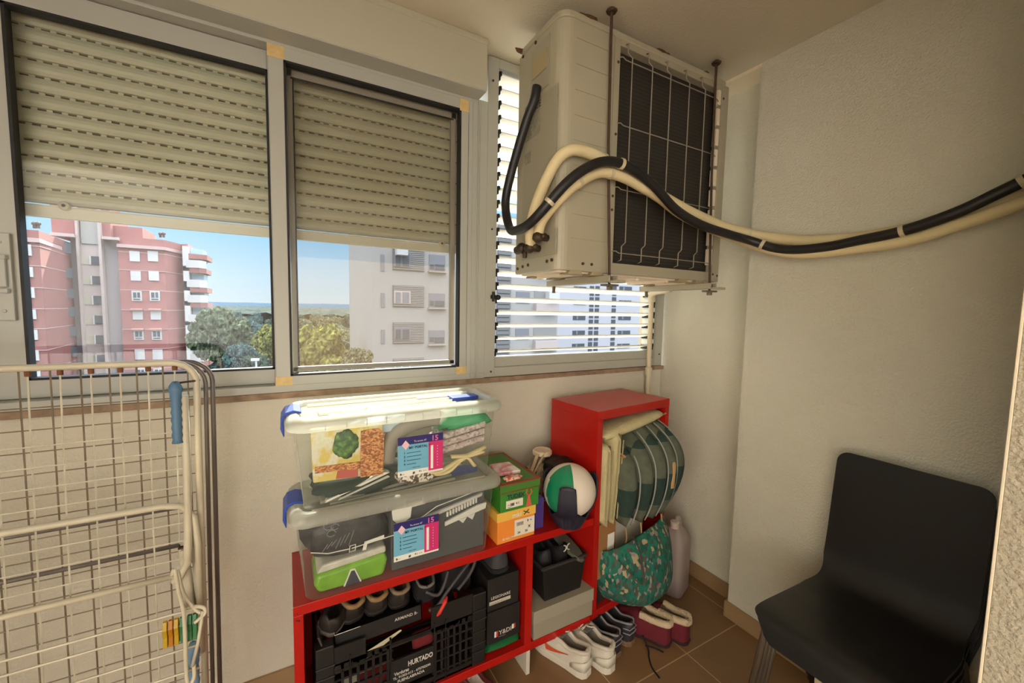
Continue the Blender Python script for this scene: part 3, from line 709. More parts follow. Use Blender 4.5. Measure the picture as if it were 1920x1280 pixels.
# ================================================================== CLOTHES AIRER (folded, leaning by the wall)
CREAMT = mat('airer_cream_tube', (204, 196, 172), .4, var=.12, vscale=9)
CHROME = mat('airer_steel_tube', (120, 112, 106), .35, .35, var=.1, vscale=8)
WIRE = mat('airer_wire', (206, 200, 178), .45, var=.15, vscale=14)
WIRED = mat('airer_wire_dull', (136, 122, 100), .5, var=.25, vscale=14)
BLUE = mat('blue_grip', (86, 122, 152), .5)
BLUEL = mat('blue_grip_pale', (112, 148, 180), .5)
ar = thing('clothes_airer', 'white wire clothes airer folded flat against the window wall', 'clothes airer', (-.6, 1.40, 0))
def utube(xr, ztop, y, ybot, r, rad=.05, zb=0.0, xl=-1.35, xb=None):
    xb = xr if xb is None else xb
    c = [(xr-rad+rad*math.sin(t*PI/12), y, ztop-rad+rad*math.cos(t*PI/12)) for t in range(7)]
    return [(xl, y, ztop)] + c + [(xb, ybot, zb)]
M().tube(utube(-.222, 1.246, 1.385, 1.375, .0105, .055, .0, xb=-.232), .0085, 10).build('front_frame', CREAMT, ar, smooth=True)
M().tube(utube(-.196, 1.240, 1.455, 1.462, .009, .06, .0, xb=-.21), .0062, 10).build('rear_frame', CHROME, ar, smooth=True)
M().tube(utube(-.208, 1.240, 1.425, 1.43, .008, .06, .0, xb=-.224), .0055, 10).build('inner_frame', CHROME, ar, smooth=True)
# upright wires (two layers)
m = M(); m2 = M()
for i in range(16):
    x = -.268 - i*.0545
    m.tube([(x, 1.385, 1.24), (x-.004, 1.378, .80), (x-.004, 1.36, .30), (x-.004, 1.355, .08)], .0020, 5)
    x = -.262 - i*.0545 - .008
    m2.tube([(x+.02, 1.44, 1.24), (x+.016, 1.445, .8), (x+.012, 1.45, .12)], .0021, 5)
m.build('upright_wire', WIRE, ar); m2.build('rear_upright_wire', WIRED, ar)
# wing: bent tube with cross wires
wing = smoothpath([(-1.35, 1.345, .735), (-.8, 1.345, .775), (-.30, 1.345, .845), (-.262, 1.345, .852)], 4)
M().tube([(-.246, 1.36, 1.16), (-.246, 1.355, .95), (-.248, 1.35, .80), (-.252, 1.348, .70), (-.27, 1.346, .665), (-.285, 1.345, .655)], .0095, 10).build('wing_tube', CREAMT, ar, smooth=True)
M().tube([(-1.35, 1.35, .868), (-.9, 1.35, .868), (-.30, 1.35, .868), (-.262, 1.352, .86), (-.236, 1.358, .82), (-.231, 1.362, .74), (-.232, 1.362, .42)], .0085, 10).build('wing_tube', CREAMT, ar, smooth=True)
M().tube([(-1.35, 1.35, .667), (-.8, 1.35, .667), (-.279, 1.35, .669)], .0075, 10).build('wing_tube', CREAMT, ar, smooth=True)
M().tube([(-1.35, 1.42, .826), (-.25, 1.42, .83)], .006, 8).tube([(-1.35, 1.42, .715), (-.283, 1.42, .719)], .006, 8).build('steel_bar', CHROME, ar, smooth=True)
m = M()
for i in range(8):
    z = 1.064 - i*.0503
    m.tube([(-1.35, 1.352, z), (-.8, 1.352, z-.002), (-.246, 1.352, z)], .0017, 5)
m.build('cross_wire', WIRE, ar)
m = M()
for i in range(16):
    z = 1.14 - i*.056
    m.tube([(-1.35, 1.438, z), (-.225, 1.438, z)], .0016, 5)
m.build('rear_cross_wire', WIRED, ar)
m = M()
for z1, y in ((.605, 1.28), (.570, 1.28), (.502, 1.28), (.437, 1.28), (.37, 1.28), (.30, 1.28)):
    m.tube([(-1.35, y, z1), (-.75, y, z1-.002), (-.224, y, z1)], .0030, 6)
m.build('shoe_rack_wire', CREAMT, ar)
M().tube(smoothpath([(-.268, 1.262, .72), (-.263, 1.26, .735), (-.258, 1.26, .70), (-.256, 1.26, .673), (-.248, 1.26, .612), (-.248, 1.26, .50), (-.248, 1.26, .429), (-.241, 1.26, .415), (-.233, 1.262, .43), (-.233, 1.264, .46)], 5), .0048, 8).build('wire_loop', CREAMT, ar, smooth=True)
M().tube(smoothpath([(-.262, 1.29, .715), (-.252, 1.285, .655), (-.232, 1.28, .61), (-.216, 1.275, .590)], 5), .0042, 8).tube(smoothpath([(-.245, 1.29, .605), (-.222, 1.275, .612), (-.207, 1.27, .605), (-.207, 1.268, .59), (-.228, 1.265, .576)], 5), .0045, 8).tube([(-.21, 1.268, .60), (-.222, 1.262, .52), (-.236, 1.262, .46)], .0042, 8).build('wire_loop', CREAMT, ar, smooth=True)
M().tube([(-.266, 1.38, .722), (-.255, 1.375, .56)], .012, 10).tube([(-.243, 1.38, .78), (-.241, 1.38, .55)], .006, 8).build('hinge_sleeve', CREAMT, ar, smooth=True)
def grip(x, y, z0, z1, mm):
    m = M(); n = 17; pr = []
    for i in range(n):
        t = i/(n-1); pr.append(((.0105 if i % 2 else .013) * (1.25 if t > .75 and t < .95 else 1) * (.5 if i == n-1 else 1), z0+(z1-z0)*t))
    m.lathe(pr, 12, (x, y, 0)); return m.build('grip', mm, ar, smooth=True)
grip(-.262, 1.352, 1.035, 1.20, BLUE); grip(-.240, 1.30, .28, .50, BLUEL)
m = M().tube([(-.262, 1.352, 1.195), (-.215, 1.385, 1.195)], .003, 6).tube([(-.255, 1.36, 1.14), (-.24, 1.365, 1.14)], .006, 8)
m.box(-.274, -.252, 1.36, 1.372, .735, .739).box(-.274, -.271, 1.36, 1.372, .735, .745).box(-.255, -.252, 1.36, 1.372, .735, .765)
m.build('rivet_bracket', RUST, ar)
m = M()
for i in range(7): m.lathe([(.006, 0), (.006, .012)], 8, (-.268-.0545*i, 1.385, 1.226))
for z in (.02, .12): m.ball((-.232, 1.376, z+.02), .012, 8, 6)
m.build('rust_spot', mat('rust_spot_brown', (120, 78, 48), .9), ar)
# ---- clothes pegs on the lower wire
def peg(name, col, x, label):
    mm = mat('peg_'+col[0], col[1], .35, trans=.25)
    r = thing('clothes_peg', label, 'clothes peg', (x, 1.28, .562), group='plastic clothes pegs on the airer')
    for s in (1, -1):
        M().prism([(s*.002, -.038), (s*.010, -.036), (s*.007, -.012), (s*.010, .010), (s*.004, .030), (s*.001, .030), (s*.003, .008)], 'x', -.0046, .0046).build('jaw', mm, r, local=True, bevel=.001)
    M().tube([(-.0055, 0, .004), (.0055, 0, .004)], .0045, 8).build('spring', CHROME, r, local=True)
    return r
Y_, O_, G_ = ('yellow', (206, 170, 40)), ('orange', (200, 130, 24)), ('green', (70, 140, 90))
peg('peg', Y_, -.2905, 'leftmost clothes peg on the airer, yellow plastic')
peg('peg', O_, -.279, 'orange plastic clothes peg between two yellow pegs')
peg('peg', Y_, -.2675, 'yellow plastic clothes peg next to the green pegs')
peg('peg', G_, -.2555, 'green plastic clothes peg beside a yellow peg')
peg('peg', G_, -.2405, 'middle one of the three green clothes pegs')
peg('peg', G_, -.2295, 'rightmost green clothes peg near the airer leg')
# ================================================================== RED SHELVING
RED = mat('red_laminate', (176, 24, 18), .26, var=.04, vscale=3)
WHITEB = mat('white_chipboard', (206, 198, 182), .6)
sh = thing('bookcase', 'low red two bay bookcase carrying the plastic bins', 'bookcase', (.55, 1.38, 0))
M().box(-.003, 1.088, 1.235, 1.525, .527, .557).build('top_board', RED, sh, bevel=.0015)
M().box(-.003, 1.088, 1.235, 1.525, .10, .13).build('bottom_board', RED, sh, bevel=.0015)
M().box(-.003, .023, 1.236, 1.525, .13, .527).build('side_panel', RED, sh, bevel=.0015)
M().box(.766, .796, 1.236, 1.52, .13, .527).build('divider', RED, sh, bevel=.0015)
M().box(-.003, 1.088, 1.52, 1.528, .10, .557).build('back_panel', RED, sh)
M().box(.778, .794, 1.238, 1.50, 0, .10).build('foot_board', WHITEB, sh, bevel=.001)
M().box(.0, .016, 1.238, 1.50, 0, .10).build('foot_board', WHITEB, sh, bevel=.001)
m = M()
for x, z in ((.008, .535), (.006, .515), (.012, .512)): m.tube([(x, 1.237, z), (x, 1.2345, z)], .0022, 8)
m.build('screw_hole', DARK, sh)
TA = math.radians(6.5)
tw = thing('bookcase', 'tall red open cabinet stuffed with cushions in the corner', 'bookcase', (1.098, 1.240, 0), TA)
M().box(0, .49, 0, .29, .962, 1.0).build('top_board', RED, tw, local=True, bevel=.0015)
M().box(0, .03, .001, .29, .135, .962).build('side_panel', RED, tw, local=True, bevel=.0015)
M().box(.462, .49, .001, .29, .10, .962).build('side_panel', RED, tw, local=True, bevel=.0015)
M().box(0, .462, 0, .29, .10, .135).build('bottom_board', RED, tw, local=True, bevel=.0015)
M().box(.03, .462, .282, .29, .135, .962).build('back_panel', RED, tw, local=True)
M().box(.43, .455, .01, .27, 0, .10).build('foot_board', RED, tw, local=True)

# ================================================================== PLASTIC BINS
BODY = clear('bin_plastic_clear', (238, 238, 230), .05, .2, (244, 246, 244), .4)
LID = clear('bin_plastic_milky', (222, 222, 210), .60, .3, (240, 242, 240), .45)
LIDT = clear('bin_plastic_milky_top', (246, 244, 232), .92, .4, (240, 242, 240), .4)
BLUEH = mat('bin_handle_blue', (40, 72, 168), .4)
NAVY = mat('label_navy', (40, 34, 104), .5); CYAN = mat('label_blue', (112, 178, 206), .5); MAG = mat('label_magenta', (206, 46, 112), .5)
PAPER = mat('paper_white', (234, 232, 222), .7); INK = mat('ink_dark', (40, 44, 60), .7); PINKI = mat('ink_pink', (236, 110, 170), .6)
def bin_(z0, label, lx):
    r = thing('storage_bin', label, 'storage bin', (.32, 1.36, z0))
    zt = z0+.236
    def ringpts(k, z, inset=0):
        x0, x1, y0, y1 = .030-.022*k+inset, .608+.022*k-inset, 1.238-.014*k+inset, 1.458+.014*k-inset
        return [Vector((p[0], p[1], z)) for p in rrect(x0, x1, y0, y1, .035-inset)]
    m = M(); rows = [ringpts(0, z0), ringpts(0, z0+.004), ringpts(.45, z0+.11), ringpts(.55, z0+.135), ringpts(.62, z0+.138), ringpts(1, zt)]
    n = len(rows[0]); vs = [p for q in rows for p in q]
    fs = [(i*n+j, i*n+(j+1) % n, (i+1)*n+(j+1) % n, (i+1)*n+j) for i in range(len(rows)-1) for j in range(n)] + [tuple(range(n-1, -1, -1))]
    m.add(vs, fs); m.build('body', BODY, r, smooth=False)
    # lid: rounded rim with an inner tray
    def lr(o, z):
        return [Vector((p[0], p[1], z)) for p in rrect(-.012+o, .655-o, 1.205+o, 1.488-o, .05-o*.5)]
    rows = [lr(.010, zt-.006), lr(.002, zt-.002), lr(0, zt+.010), lr(.004, zt+.024), lr(.014, zt+.032), lr(.028, zt+.034), lr(.036, zt+.028), lr(.040, zt+.018)]
    n = len(rows[0]); vs = [p for q in rows for p in q]
    fs = [(i*n+j, i*n+(j+1) % n, (i+1)*n+(j+1) % n, (i+1)*n+j) for i in range(len(rows)-1) for j in range(n)]
    l = M().add(vs, fs).build('lid', LID, r, smooth=True)
    t = [Vector((p[0], p[1], 0)) for p in rrect(.028, .615, 1.245, 1.448, .03)]
    M().prism([(p.x, p.y) for p in t], 'z', zt+.014, zt+.018).build('lid_tray', clear('bin_tray_clear', (205, 205, 194), .40, .25, transl=.4), l)
    m = M()
    m.prism([(.075, 1.30), (.20, 1.30), (.22, 1.345), (.075, 1.355)], 'z', zt+.018, zt+.027)
    m.tube([(.10, 1.285, zt+.021), (.33, 1.30, zt+.021), (.52, 1.33, zt+.021)], .005, 6, flat=.8).tube([(.14, 1.265, zt+.021), (.34, 1.275, zt+.021), (.5, 1.29, zt+.021)], .005, 6)
    m.tube([(.26, 1.32, zt+.021), (.4, 1.35, zt+.021), (.55, 1.36, zt+.021)], .005, 6)
    m.box(.05, .60, 1.255, 1.262, zt+.018, zt+.026).box(.05, .60, 1.43, 1.437, zt+.018, zt+.026).box(.40, .57, 1.40, 1.425, zt+.018, zt+.022)
    m.build('lid_rib', LIDT, l, bevel=.002)
    for i in range(1, 11): M().box(.03+.055*i, .0315+.055*i, 1.2045, 1.2085, zt, zt+.02).build('rim_groove', mat('bin_groove', (186, 186, 178), .5), l)
    # clip handles at both ends
    for sg, xx in ((-1, -.012), (1, .655)):
        a = (-.016, .014) if sg < 0 else (-.014, .012)
        pr = [(xx+sg*.004, zt-.035), (xx+sg*.012, zt-.01), (xx+sg*.011, zt+.018), (xx+sg*.0, zt+.036), (xx-sg*.022, zt+.042), (xx-sg*.042, zt+.036), (xx-sg*.042, zt+.03), (xx-sg*.02, zt+.034), (xx-sg*.002, zt+.026), (xx+sg*.004, zt+.008), (xx+sg*.002, zt-.03)]
        if sg < 0: M().prism(pr, 'y', 1.30, 1.395).build('handle', BLUEH, r, bevel=.002, smooth=False)
    m = M().box(.50, .575, 1.318, 1.372, zt+.018, zt+.03).box(.575, .60, 1.322, 1.366, zt+.016, zt+.03)
    m.build('clip', BLUEH, r, bevel=.002)
    # paper label inside the front wall
    a = lx; y = 1.227; b = z0+.054
    lb = M().box(a, a+.145, y, y+.001, b, b+.125).build('label', PAPER, r)
    M().box(a, a+.145, y-.0008, y, b+.10, b+.125).build('label_band', NAVY, lb)
    M().box(a, a+.097, y-.0008, y, b+.018, b+.10).build('label_field', CYAN, lb)
    M().box(a+.097, a+.145, y-.0008, y, b+.006, b+.10).build('label_column', MAG, lb)
    M().box(a+.104, a+.112, y-.0014, y-.0008, b+.012, b+.088).build('label_strip', PAPER, lb)
    M().prism([(a+.024, b+.085), (a+.036, b+.10), (a+.024, b+.115), (a+.012, b+.10)], 'y', y-.002, y-.0014).build('label_diamond', mat('ink_pale_pink', (232, 190, 200), .6), lb)
    text('15', .024, (a+.105, y-.002, b+.103), FRONT, PINKI, lb, bold=.02)
    text('Tu arcon 47', .008, (a+.05, y-.002, b+.106), FRONT, PAPER, lb)
    text('MY PORTAL T', .011, (a+.034, y-.002, b+.086), FRONT, INK, lb, bold=.02)
    for i, s in enumerate(('1  ---------------', '2  ----------------', '3  ---------------', '4  ----------')): text(s, .009, (a+.018, y-.002, b+.072-i*.012), FRONT, INK, lb, bold=.03)
    text('----- ----', .008, (a+.045, y-.002, b+.024), FRONT, INK, lb, bold=.03)
    text('B- -', .009, (a+.006, y-.002, b+.006), FRONT, INK, lb, bold=.03); text('#', .011, (a+.046, y-.002, b+.005), FRONT, INK, lb, bold=.04); text('8 L  -- --', .007, (a+.066, y-.002, b+.008), FRONT, INK, lb, bold=.03)
    for i in range(8): text('x', .007, (a+.124, y-.002, b+.082-i*.009), FRONT, PAPER, lb)
    return r
bin_(.558, 'lower clear plastic bin with dark contents standing on the bookcase', .275)
bin_(.828, 'upper clear plastic bin with bright contents and sunlit lid', .288)

def blob(name, label, cat, c, size, m_, seed=0, amp=.25, freq=2.5, n=24, group=None, rz=0, ry=0):
    """soft crumpled lump"""
    t = thing(name, label, cat, c, rz, group, ry=ry)
    def fn(d): return 1+amp*noise.noise(d*freq+Vector((seed*7.3, 0, 0)))+amp*.5*noise.noise(d*freq*3+Vector((0, seed*3.1, 0)))
    def sq(u, v):
        a, b = 2*PI*u, PI*v
        d = Vector((math.sin(b)*math.cos(a), math.sin(b)*math.sin(a), -math.cos(b)))
        q = Vector([math.copysign(abs(k)**.6, k) for k in d])
        return Vector((q.x*size[0]/2, q.y*size[1]/2, q.z*size[2]/2))*fn(d)
    M().grid(sq, n, n//2).build('fabric' if 'fabric' in label or 'cloth' in label else 'body', m_, t, local=True, smooth=True, weld=True)
    return t
UZ = .832   # floor of the upper bin
# --- upper bin contents
tote = thing('shopping_bag', 'printed picnic shopping bag folded in the upper bin', 'bag', (.135, 1.262, UZ+.06))
M().prism([(.055, UZ+.068), (.245, UZ+.062), (.25, UZ+.22), (.05, UZ+.225)], 'y', 1.252, 1.272).build('body', pattern('tote_yellow', [(.0, (232, 226, 196)), (.45, (226, 204, 96)), (.6, (236, 234, 216)), (.8, (190, 206, 92))], 26, 'noise', .6), tote, bevel=.004)
M().ball((.142, 1.251, UZ+.17), .034, 16, 10, 0, (1, .12, 1.25), lambda d: 1+.35*noise.noise(d*4)).build('printed_leaves', pattern('tote_leaves', [(.3, (34, 66, 44)), (.5, (70, 110, 60)), (.65, (120, 160, 84))], 60, 'noise', .6), tote, smooth=True)
BASK = pattern('tote_basket_weave', [(.0, (150, 88, 46)), (.4, (204, 134, 76)), (.7, (232, 170, 110))], 260, 'voronoi', .6, stretch=(.6, 1, 1))
M().prism([(.182, UZ+.064), (.248, UZ+.062), (.252, UZ+.19), (.235, UZ+.208), (.185, UZ+.205)], 'y', 1.246, 1.251).build('printed_basket', BASK, tote)
M().prism([(.06, UZ+.098), (.182, UZ+.092), (.182, UZ+.112), (.06, UZ+.116)], 'y', 1.246, 1.251).build('printed_basket', BASK, tote)
M().prism([(.115, UZ+.072), (.175, UZ+.068), (.175, UZ+.092), (.12, UZ+.096)], 'y', 1.246, 1.251).build('printed_tomato', mat('tote_red', (196, 96, 84), .6), tote)
blob('cloth', 'dark green folded cloth under the picnic bag in the upper bin', 'cloth', (.17, 1.33, UZ+.033), (.24, .16, .06), mat('cloth_dark_green', (34, 56, 46), .8), 3, .2)
blob('plastic_bag', 'pale blue crumpled plastic bag behind the picnic bag', 'bag', (.25, 1.31, UZ+.20), (.16, .09, .05), mat('bag_pale_blue', (196, 212, 222), .4), 4, .35)
m = M(); g = thing('cloth', 'grey rolled cloth arching behind the label of the upper bin', 'cloth', (.36, 1.30, UZ+.13))
m.tube(smoothpath([(.262, 1.275, UZ+.09), (.275, 1.275, UZ+.15), (.32, 1.28, UZ+.19), (.38, 1.285, UZ+.205), (.44, 1.285, UZ+.205), (.47, 1.285, UZ+.19)]), .026, 10)
m.build('roll', mat('cloth_grey_warm', (150, 142, 132), .8), g, smooth=True)
blob('cloth', 'green and white cloth at the top right of the upper bin', 'cloth', (.52, 1.31, UZ+.198), (.19, .12, .065), pattern('cloth_green_white', [(.40, (226, 226, 214)), (.5, (58, 158, 104)), (.75, (86, 182, 128))], 7, 'noise', .7), 5, .3)
MAUVE = pattern('cloth_mauve_print', [(.0, (196, 180, 176)), (.45, (168, 146, 146)), (.7, (214, 204, 196))], 120, 'voronoi', .8)
g = thing('cloth', 'mauve printed folded cloth in the right half of the upper bin', 'cloth', (.51, 1.30, UZ+.13))
for i in range(3): M().prism([(.42+.01*i, UZ+.085+.026*i), (.60, UZ+.112+.026*i), (.60, UZ+.134+.026*i), (.42+.01*i, UZ+.107+.026*i)], 'y', 1.258-.003*i, 1.38).build('fold', MAUVE, g, bevel=.008, seg=3)
CRM = mat('strap_cream', (222, 206, 156), .8)
g = thing('strap', 'cream fabric straps bunched at the front of the upper bin', 'strap', (.50, 1.26, UZ+.06))
for k, pts in enumerate(([(.38, 1.252, UZ+.05), (.43, 1.25, UZ+.035), (.50, 1.25, UZ+.065), (.595, 1.252, UZ+.095)], [(.40, 1.255, UZ+.03), (.46, 1.252, UZ+.03), (.52, 1.25, UZ+.07), (.555, 1.25, UZ+.035)], [(.47, 1.25, UZ+.08), (.53, 1.248, UZ+.075), (.59, 1.25, UZ+.08)])):
    M().tube(smoothpath([Vector(p) for p in pts]), .0115, 8, flat=.55).build('strap_loop', CRM, g, smooth=True)
blob('cloth', 'white and brown speckled cloth beneath the cream straps', 'cloth', (.36, 1.30, UZ+.032), (.13, .12, .05), pattern('cloth_speckle', [(.0, (86, 72, 62)), (.35, (222, 214, 200)), (.6, (120, 100, 86)), (.75, (230, 224, 212))], 130, 'voronoi', .8), 6)
g = thing('booklet', 'white booklet lying slanted at the bottom of the upper bin', 'booklet', (.17, 1.26, UZ+.02))
M().prism([(.085, UZ+.004), (.09, UZ+.012), (.255, UZ+.066), (.268, UZ+.062)], 'y', 1.25, 1.27).prism([(.12, UZ+.006), (.125, UZ+.012), (.262, UZ+.055), (.268, UZ+.05)], 'y', 1.246, 1.25, 1).build('pages', [PAPER, mat('booklet_grey', (196, 196, 186), .6)], g)
blob('cloth', 'dark crumpled cloth in the middle of the upper bin floor', 'cloth', (.30, 1.35, UZ+.04), (.12, .12, .07), mat('cloth_charcoal', (52, 56, 54), .8), 8)
# --- lower bin contents
LZ = .562
blob('plastic_bag', 'black plastic bag with pale print in the lower bin', 'bag', (.15, 1.35, LZ+.155), (.24, .18, .14), mat('bag_black_film', (56, 56, 58), .35, var=.5, vscale=34, bump=.6, bscale=24), 11, .22)
bb = [o for o in bpy.data.objects if o.get('label', '').startswith('black plastic bag with pale print')][0]
mm = M()
for cx_, cz_, r_ in ((.095, .205, .016), (.11, .198, .011), (.10, .18, .012)): mm.tube([(cx_+r_*math.cos(t*.7), 1.247, LZ+cz_+r_*.8*math.sin(t*.7)) for t in range(9)], .0012, 5)
for k in range(7): mm.tube([(.075+.012*k, 1.247, LZ+.13+.006*(k % 3)), (.09+.012*k, 1.247, LZ+.15+.004*k)], .0010, 5)
mm.build('pale_print', mat('print_grey', (150, 150, 148), .6), bb)
g = thing('package', 'green and white plastic package with dark triangle in the lower bin', 'package', (.15, 1.31, LZ+.045))
M().prism([(.050, LZ+.03), (.064, LZ+.002), (.25, LZ+.003), (.262, LZ+.05), (.255, LZ+.075), (.06, LZ+.06)], 'y', 1.25, 1.40).build('green_film', mat('film_green', (122, 178, 48), .25, var=.15, vscale=25), g, bevel=.012, seg=3)
M().prism([(.058, LZ+.06), (.258, LZ+.074), (.256, LZ+.096), (.075, LZ+.085)], 'y', 1.254, 1.40).build('white_film', mat('film_white', (206, 202, 190), .3, var=.15, vscale=30), g, bevel=.006)
tp = M().prism([(.131, LZ+.006), (.182, LZ+.007), (.164, LZ+.053), (.151, LZ+.053)], 'y', 1.2465, 1.25).build('printed_triangle', PAPER, g); M().prism([(.135, LZ+.006), (.178, LZ+.007), (.162, LZ+.049), (.153, LZ+.049)], 'y', 1.2458, 1.2466).build('triangle_fill', INK, tp)
g = thing('strap', 'thin white cord with buckle across the black bag', 'strap', (.2, 1.25, LZ+.12))
M().tube([(.045, 1.25, LZ+.135), (.09, 1.246, LZ+.122), (.148, 1.246, LZ+.12)], .0015, 6).tube([(.155, 1.246, LZ+.12), (.3, 1.246, LZ+.13), (.42, 1.248, LZ+.19), (.58, 1.25, LZ+.215)], .0015, 6).build('cord', PAPER, g)
M().tube([(.148, 1.245, LZ+.11), (.165, 1.245, LZ+.112), (.166, 1.245, LZ+.13), (.15, 1.245, LZ+.129)], .0018, 6, closed=True).build('buckle', PAPER, g)
g = thing('paper_tag', 'white paper corner strip below the cord in the lower bin', 'paper', (.21, 1.247, LZ+.12))
M().prism([(.185, LZ+.104), (.196, LZ+.104), (.20, LZ+.122), (.25, LZ+.128), (.25, LZ+.137), (.192, LZ+.13)], 'y', 1.246, 1.248).build('strip', PAPER, g)
g = thing('paper_sheet', 'crumpled white paper above the label of the lower bin', 'paper', (.31, 1.26, LZ+.19))
M().prism([(.275, LZ+.205), (.278, LZ+.175), (.30, LZ+.15), (.335, LZ+.17), (.34, LZ+.21), (.30, LZ+.215)], 'y', 1.252, 1.256).prism([(.34, LZ+.20), (.385, LZ+.203), (.385, LZ+.215), (.33, LZ+.215)], 'y', 1.256, 1.26).build('sheet', PAPER, g, bevel=.003)
g = thing('box', 'dark grey box filling the right half of the lower bin', 'box', (.43, 1.36, LZ))
M().box(.275, .60, 1.262, 1.44, LZ, LZ+.205).build('carton', mat('carton_charcoal', (74, 76, 78), .7), g, bevel=.003)
g = thing('curtain_rail', 'white plastic rail strips with hooks lying in the lower bin', 'rail', (.5, 1.255, LZ+.16))
M().prism([(.37, LZ+.148), (.585, LZ+.19), (.588, LZ+.20), (.37, LZ+.16)], 'y', 1.25, 1.26).build('strip', mat('strip_grey_white', (206, 204, 200), .5), g)
m = M()
for i in range(11): m.box(.455+.0105*i, .461+.0105*i, 1.248, 1.256, LZ+.145+.0025*i, LZ+.162+.0025*i)
m.prism([(.45, LZ+.113), (.60, LZ+.142), (.604, LZ+.162), (.57, LZ+.16), (.45, LZ+.126)], 'y', 1.25, 1.258).prism([(.50, LZ+.122), (.515, LZ+.108), (.53, LZ+.126)], 'y', 1.25, 1.256).prism([(.53, LZ+.128), (.55, LZ+.112), (.56, LZ+.132)], 'y', 1.25, 1.256)
m.build('hook_row', mat('plastic_white', (226, 224, 216), .5), g)

# ================================================================== ON THE LOW BOOKCASE
def carton(name, label, loc, w, d, h, body, lid, lidh, rz=0, cat='shoe box', over=.003):
    t = thing(name, label, cat, loc, rz)
    M().box(-w/2, w/2, 0, d, 0, h-.002).build('body', body, t, local=True, bevel=.001)
    M().box(-w/2-over, w/2+over, -over, d+over, h-lidh, h).build('lid', lid, t, local=True, bevel=.001)
    return t
ORG = mat('card_orange', (238, 142, 52), .6); YEL = mat('card_yellow', (236, 186, 78), .6); GRN = mat('card_green', (56, 128, 40), .6); BRN = mat('card_red_brown', (140, 62, 40), .6)
STK = mat('sticker_white', (232, 224, 206), .6)
b1 = carton('shoe_box', 'orange shoe box with yellow lid under the green box', (.724, 1.243, .558), .158, .27, .118, ORG, YEL, .034, .01)
k = M().box(-.008, .078, -.0016, -.0003, .014, .076).build('barcode_label', STK, b1, local=True)
w = root_matrix(b1)
def lt(s, size, x, z, mm, p, y=-.0045, bold=.02): return text(s, size, w @ Vector((x, y, z)), FRONT, mm, p, bold=bold)
lt('mki', .026, -.02, .09, STK, b1, -.0045); lt('||||||||', .014, 0, .056, INK, k, -.0022); lt('8  +', .012, .045, .06, INK, k, -.0022); lt('34', .012, .004, .022, INK, k, -.0022); lt('36', .012, .036, .022, INK, k, -.0022); lt('x', .02, .05, .036, INK, k, -.0022); lt('ES NN MM', .011, -.058, .012, STK, b1, -.0012)
m = M()
for a0 in (.8, -.6): m.tube([(.04-.015*math.cos(a0), -.0038, .099-.011*math.sin(a0)), (.04+.015*math.cos(a0), -.0038, .099+.011*math.sin(a0))], .0018, 6)
m.build('printed_cross', INK, b1, local=True)
b2 = carton('shoe_box', 'green shoe box with red brown edges on the orange box', (.734, 1.238, .677), .162, .29, .103, GRN, mat('card_green_lid', (70, 122, 44), .6), .03, -.0)
w = root_matrix(b2)
m = M().box(-.085, .085, -.0045, .297, .100, .104); m.box(-.085, .085, -.0048, -.003, .071, .0735)
m.build('edge_band', BRN, b2, local=True)
M().box(-.07, .07, .01, .28, .1035, .1048).build('lid_panel', mat('card_green_lid', (70, 122, 44), .6), b2, local=True)
M().box(-.058, .012, -.0016, -.0003, .012, .040).build('barcode_label', STK, b2, local=True)
lt('TUDEX', .022, -.054, .046, INK, b2, -.0016, .03); lt('-- ||||||  4 1', .011, -.052, .022, INK, b2, -.003, .03); lt('----', .009, -.052, .014, INK, b2, -.003)
# printed dancer in a red dress
SK = mat('print_skin_red', (208, 96, 72), .6)
m = M().prism([(.026, .004), (.05, .004), (.043, .03), (.041, .045), (.033, .045), (.031, .03)], 'y', -.0022, -.0004).tube([(.034, -.0014, .044), (.026, -.0014, .056), (.03, -.0014, .07)], .0022, 6).tube([(.04, -.0014, .044), (.05, -.0014, .054), (.046, -.0014, .068)], .0022, 6)
m.lathe([(.006, 0), (.006, .001)], 10, (.0375, -.002, .052)); m.build('printed_dancer', SK, b2, local=True)
# loose things on the green box
g = thing('paper_packet', 'pink and white paper packet on the green shoe box', 'packet', (.735, 1.36, .783))
M().hexa([Vector(p) for p in ((.675, 1.30, .785), (.765, 1.29, .785), (.685, 1.40, .785), (.765, 1.385, .785), (.675, 1.30, .797), (.765, 1.29, .80), (.685, 1.40, .797), (.765, 1.385, .80))]).build('packet', pattern('packet_pink', [(.35, (236, 222, 214)), (.5, (214, 120, 132)), (.62, (236, 228, 218))], 12, 'noise', .6), g, bevel=.003)
blob('sweet_wrappers', 'red and white crumpled wrapper on the front of the green box', 'wrapper', (.715, 1.262, .789), (.07, .03, .014), pattern('wrapper_red', [(.4, (206, 70, 44)), (.55, (232, 214, 190)), (.7, (190, 52, 34))], 60, 'noise', .5), 13, .3)
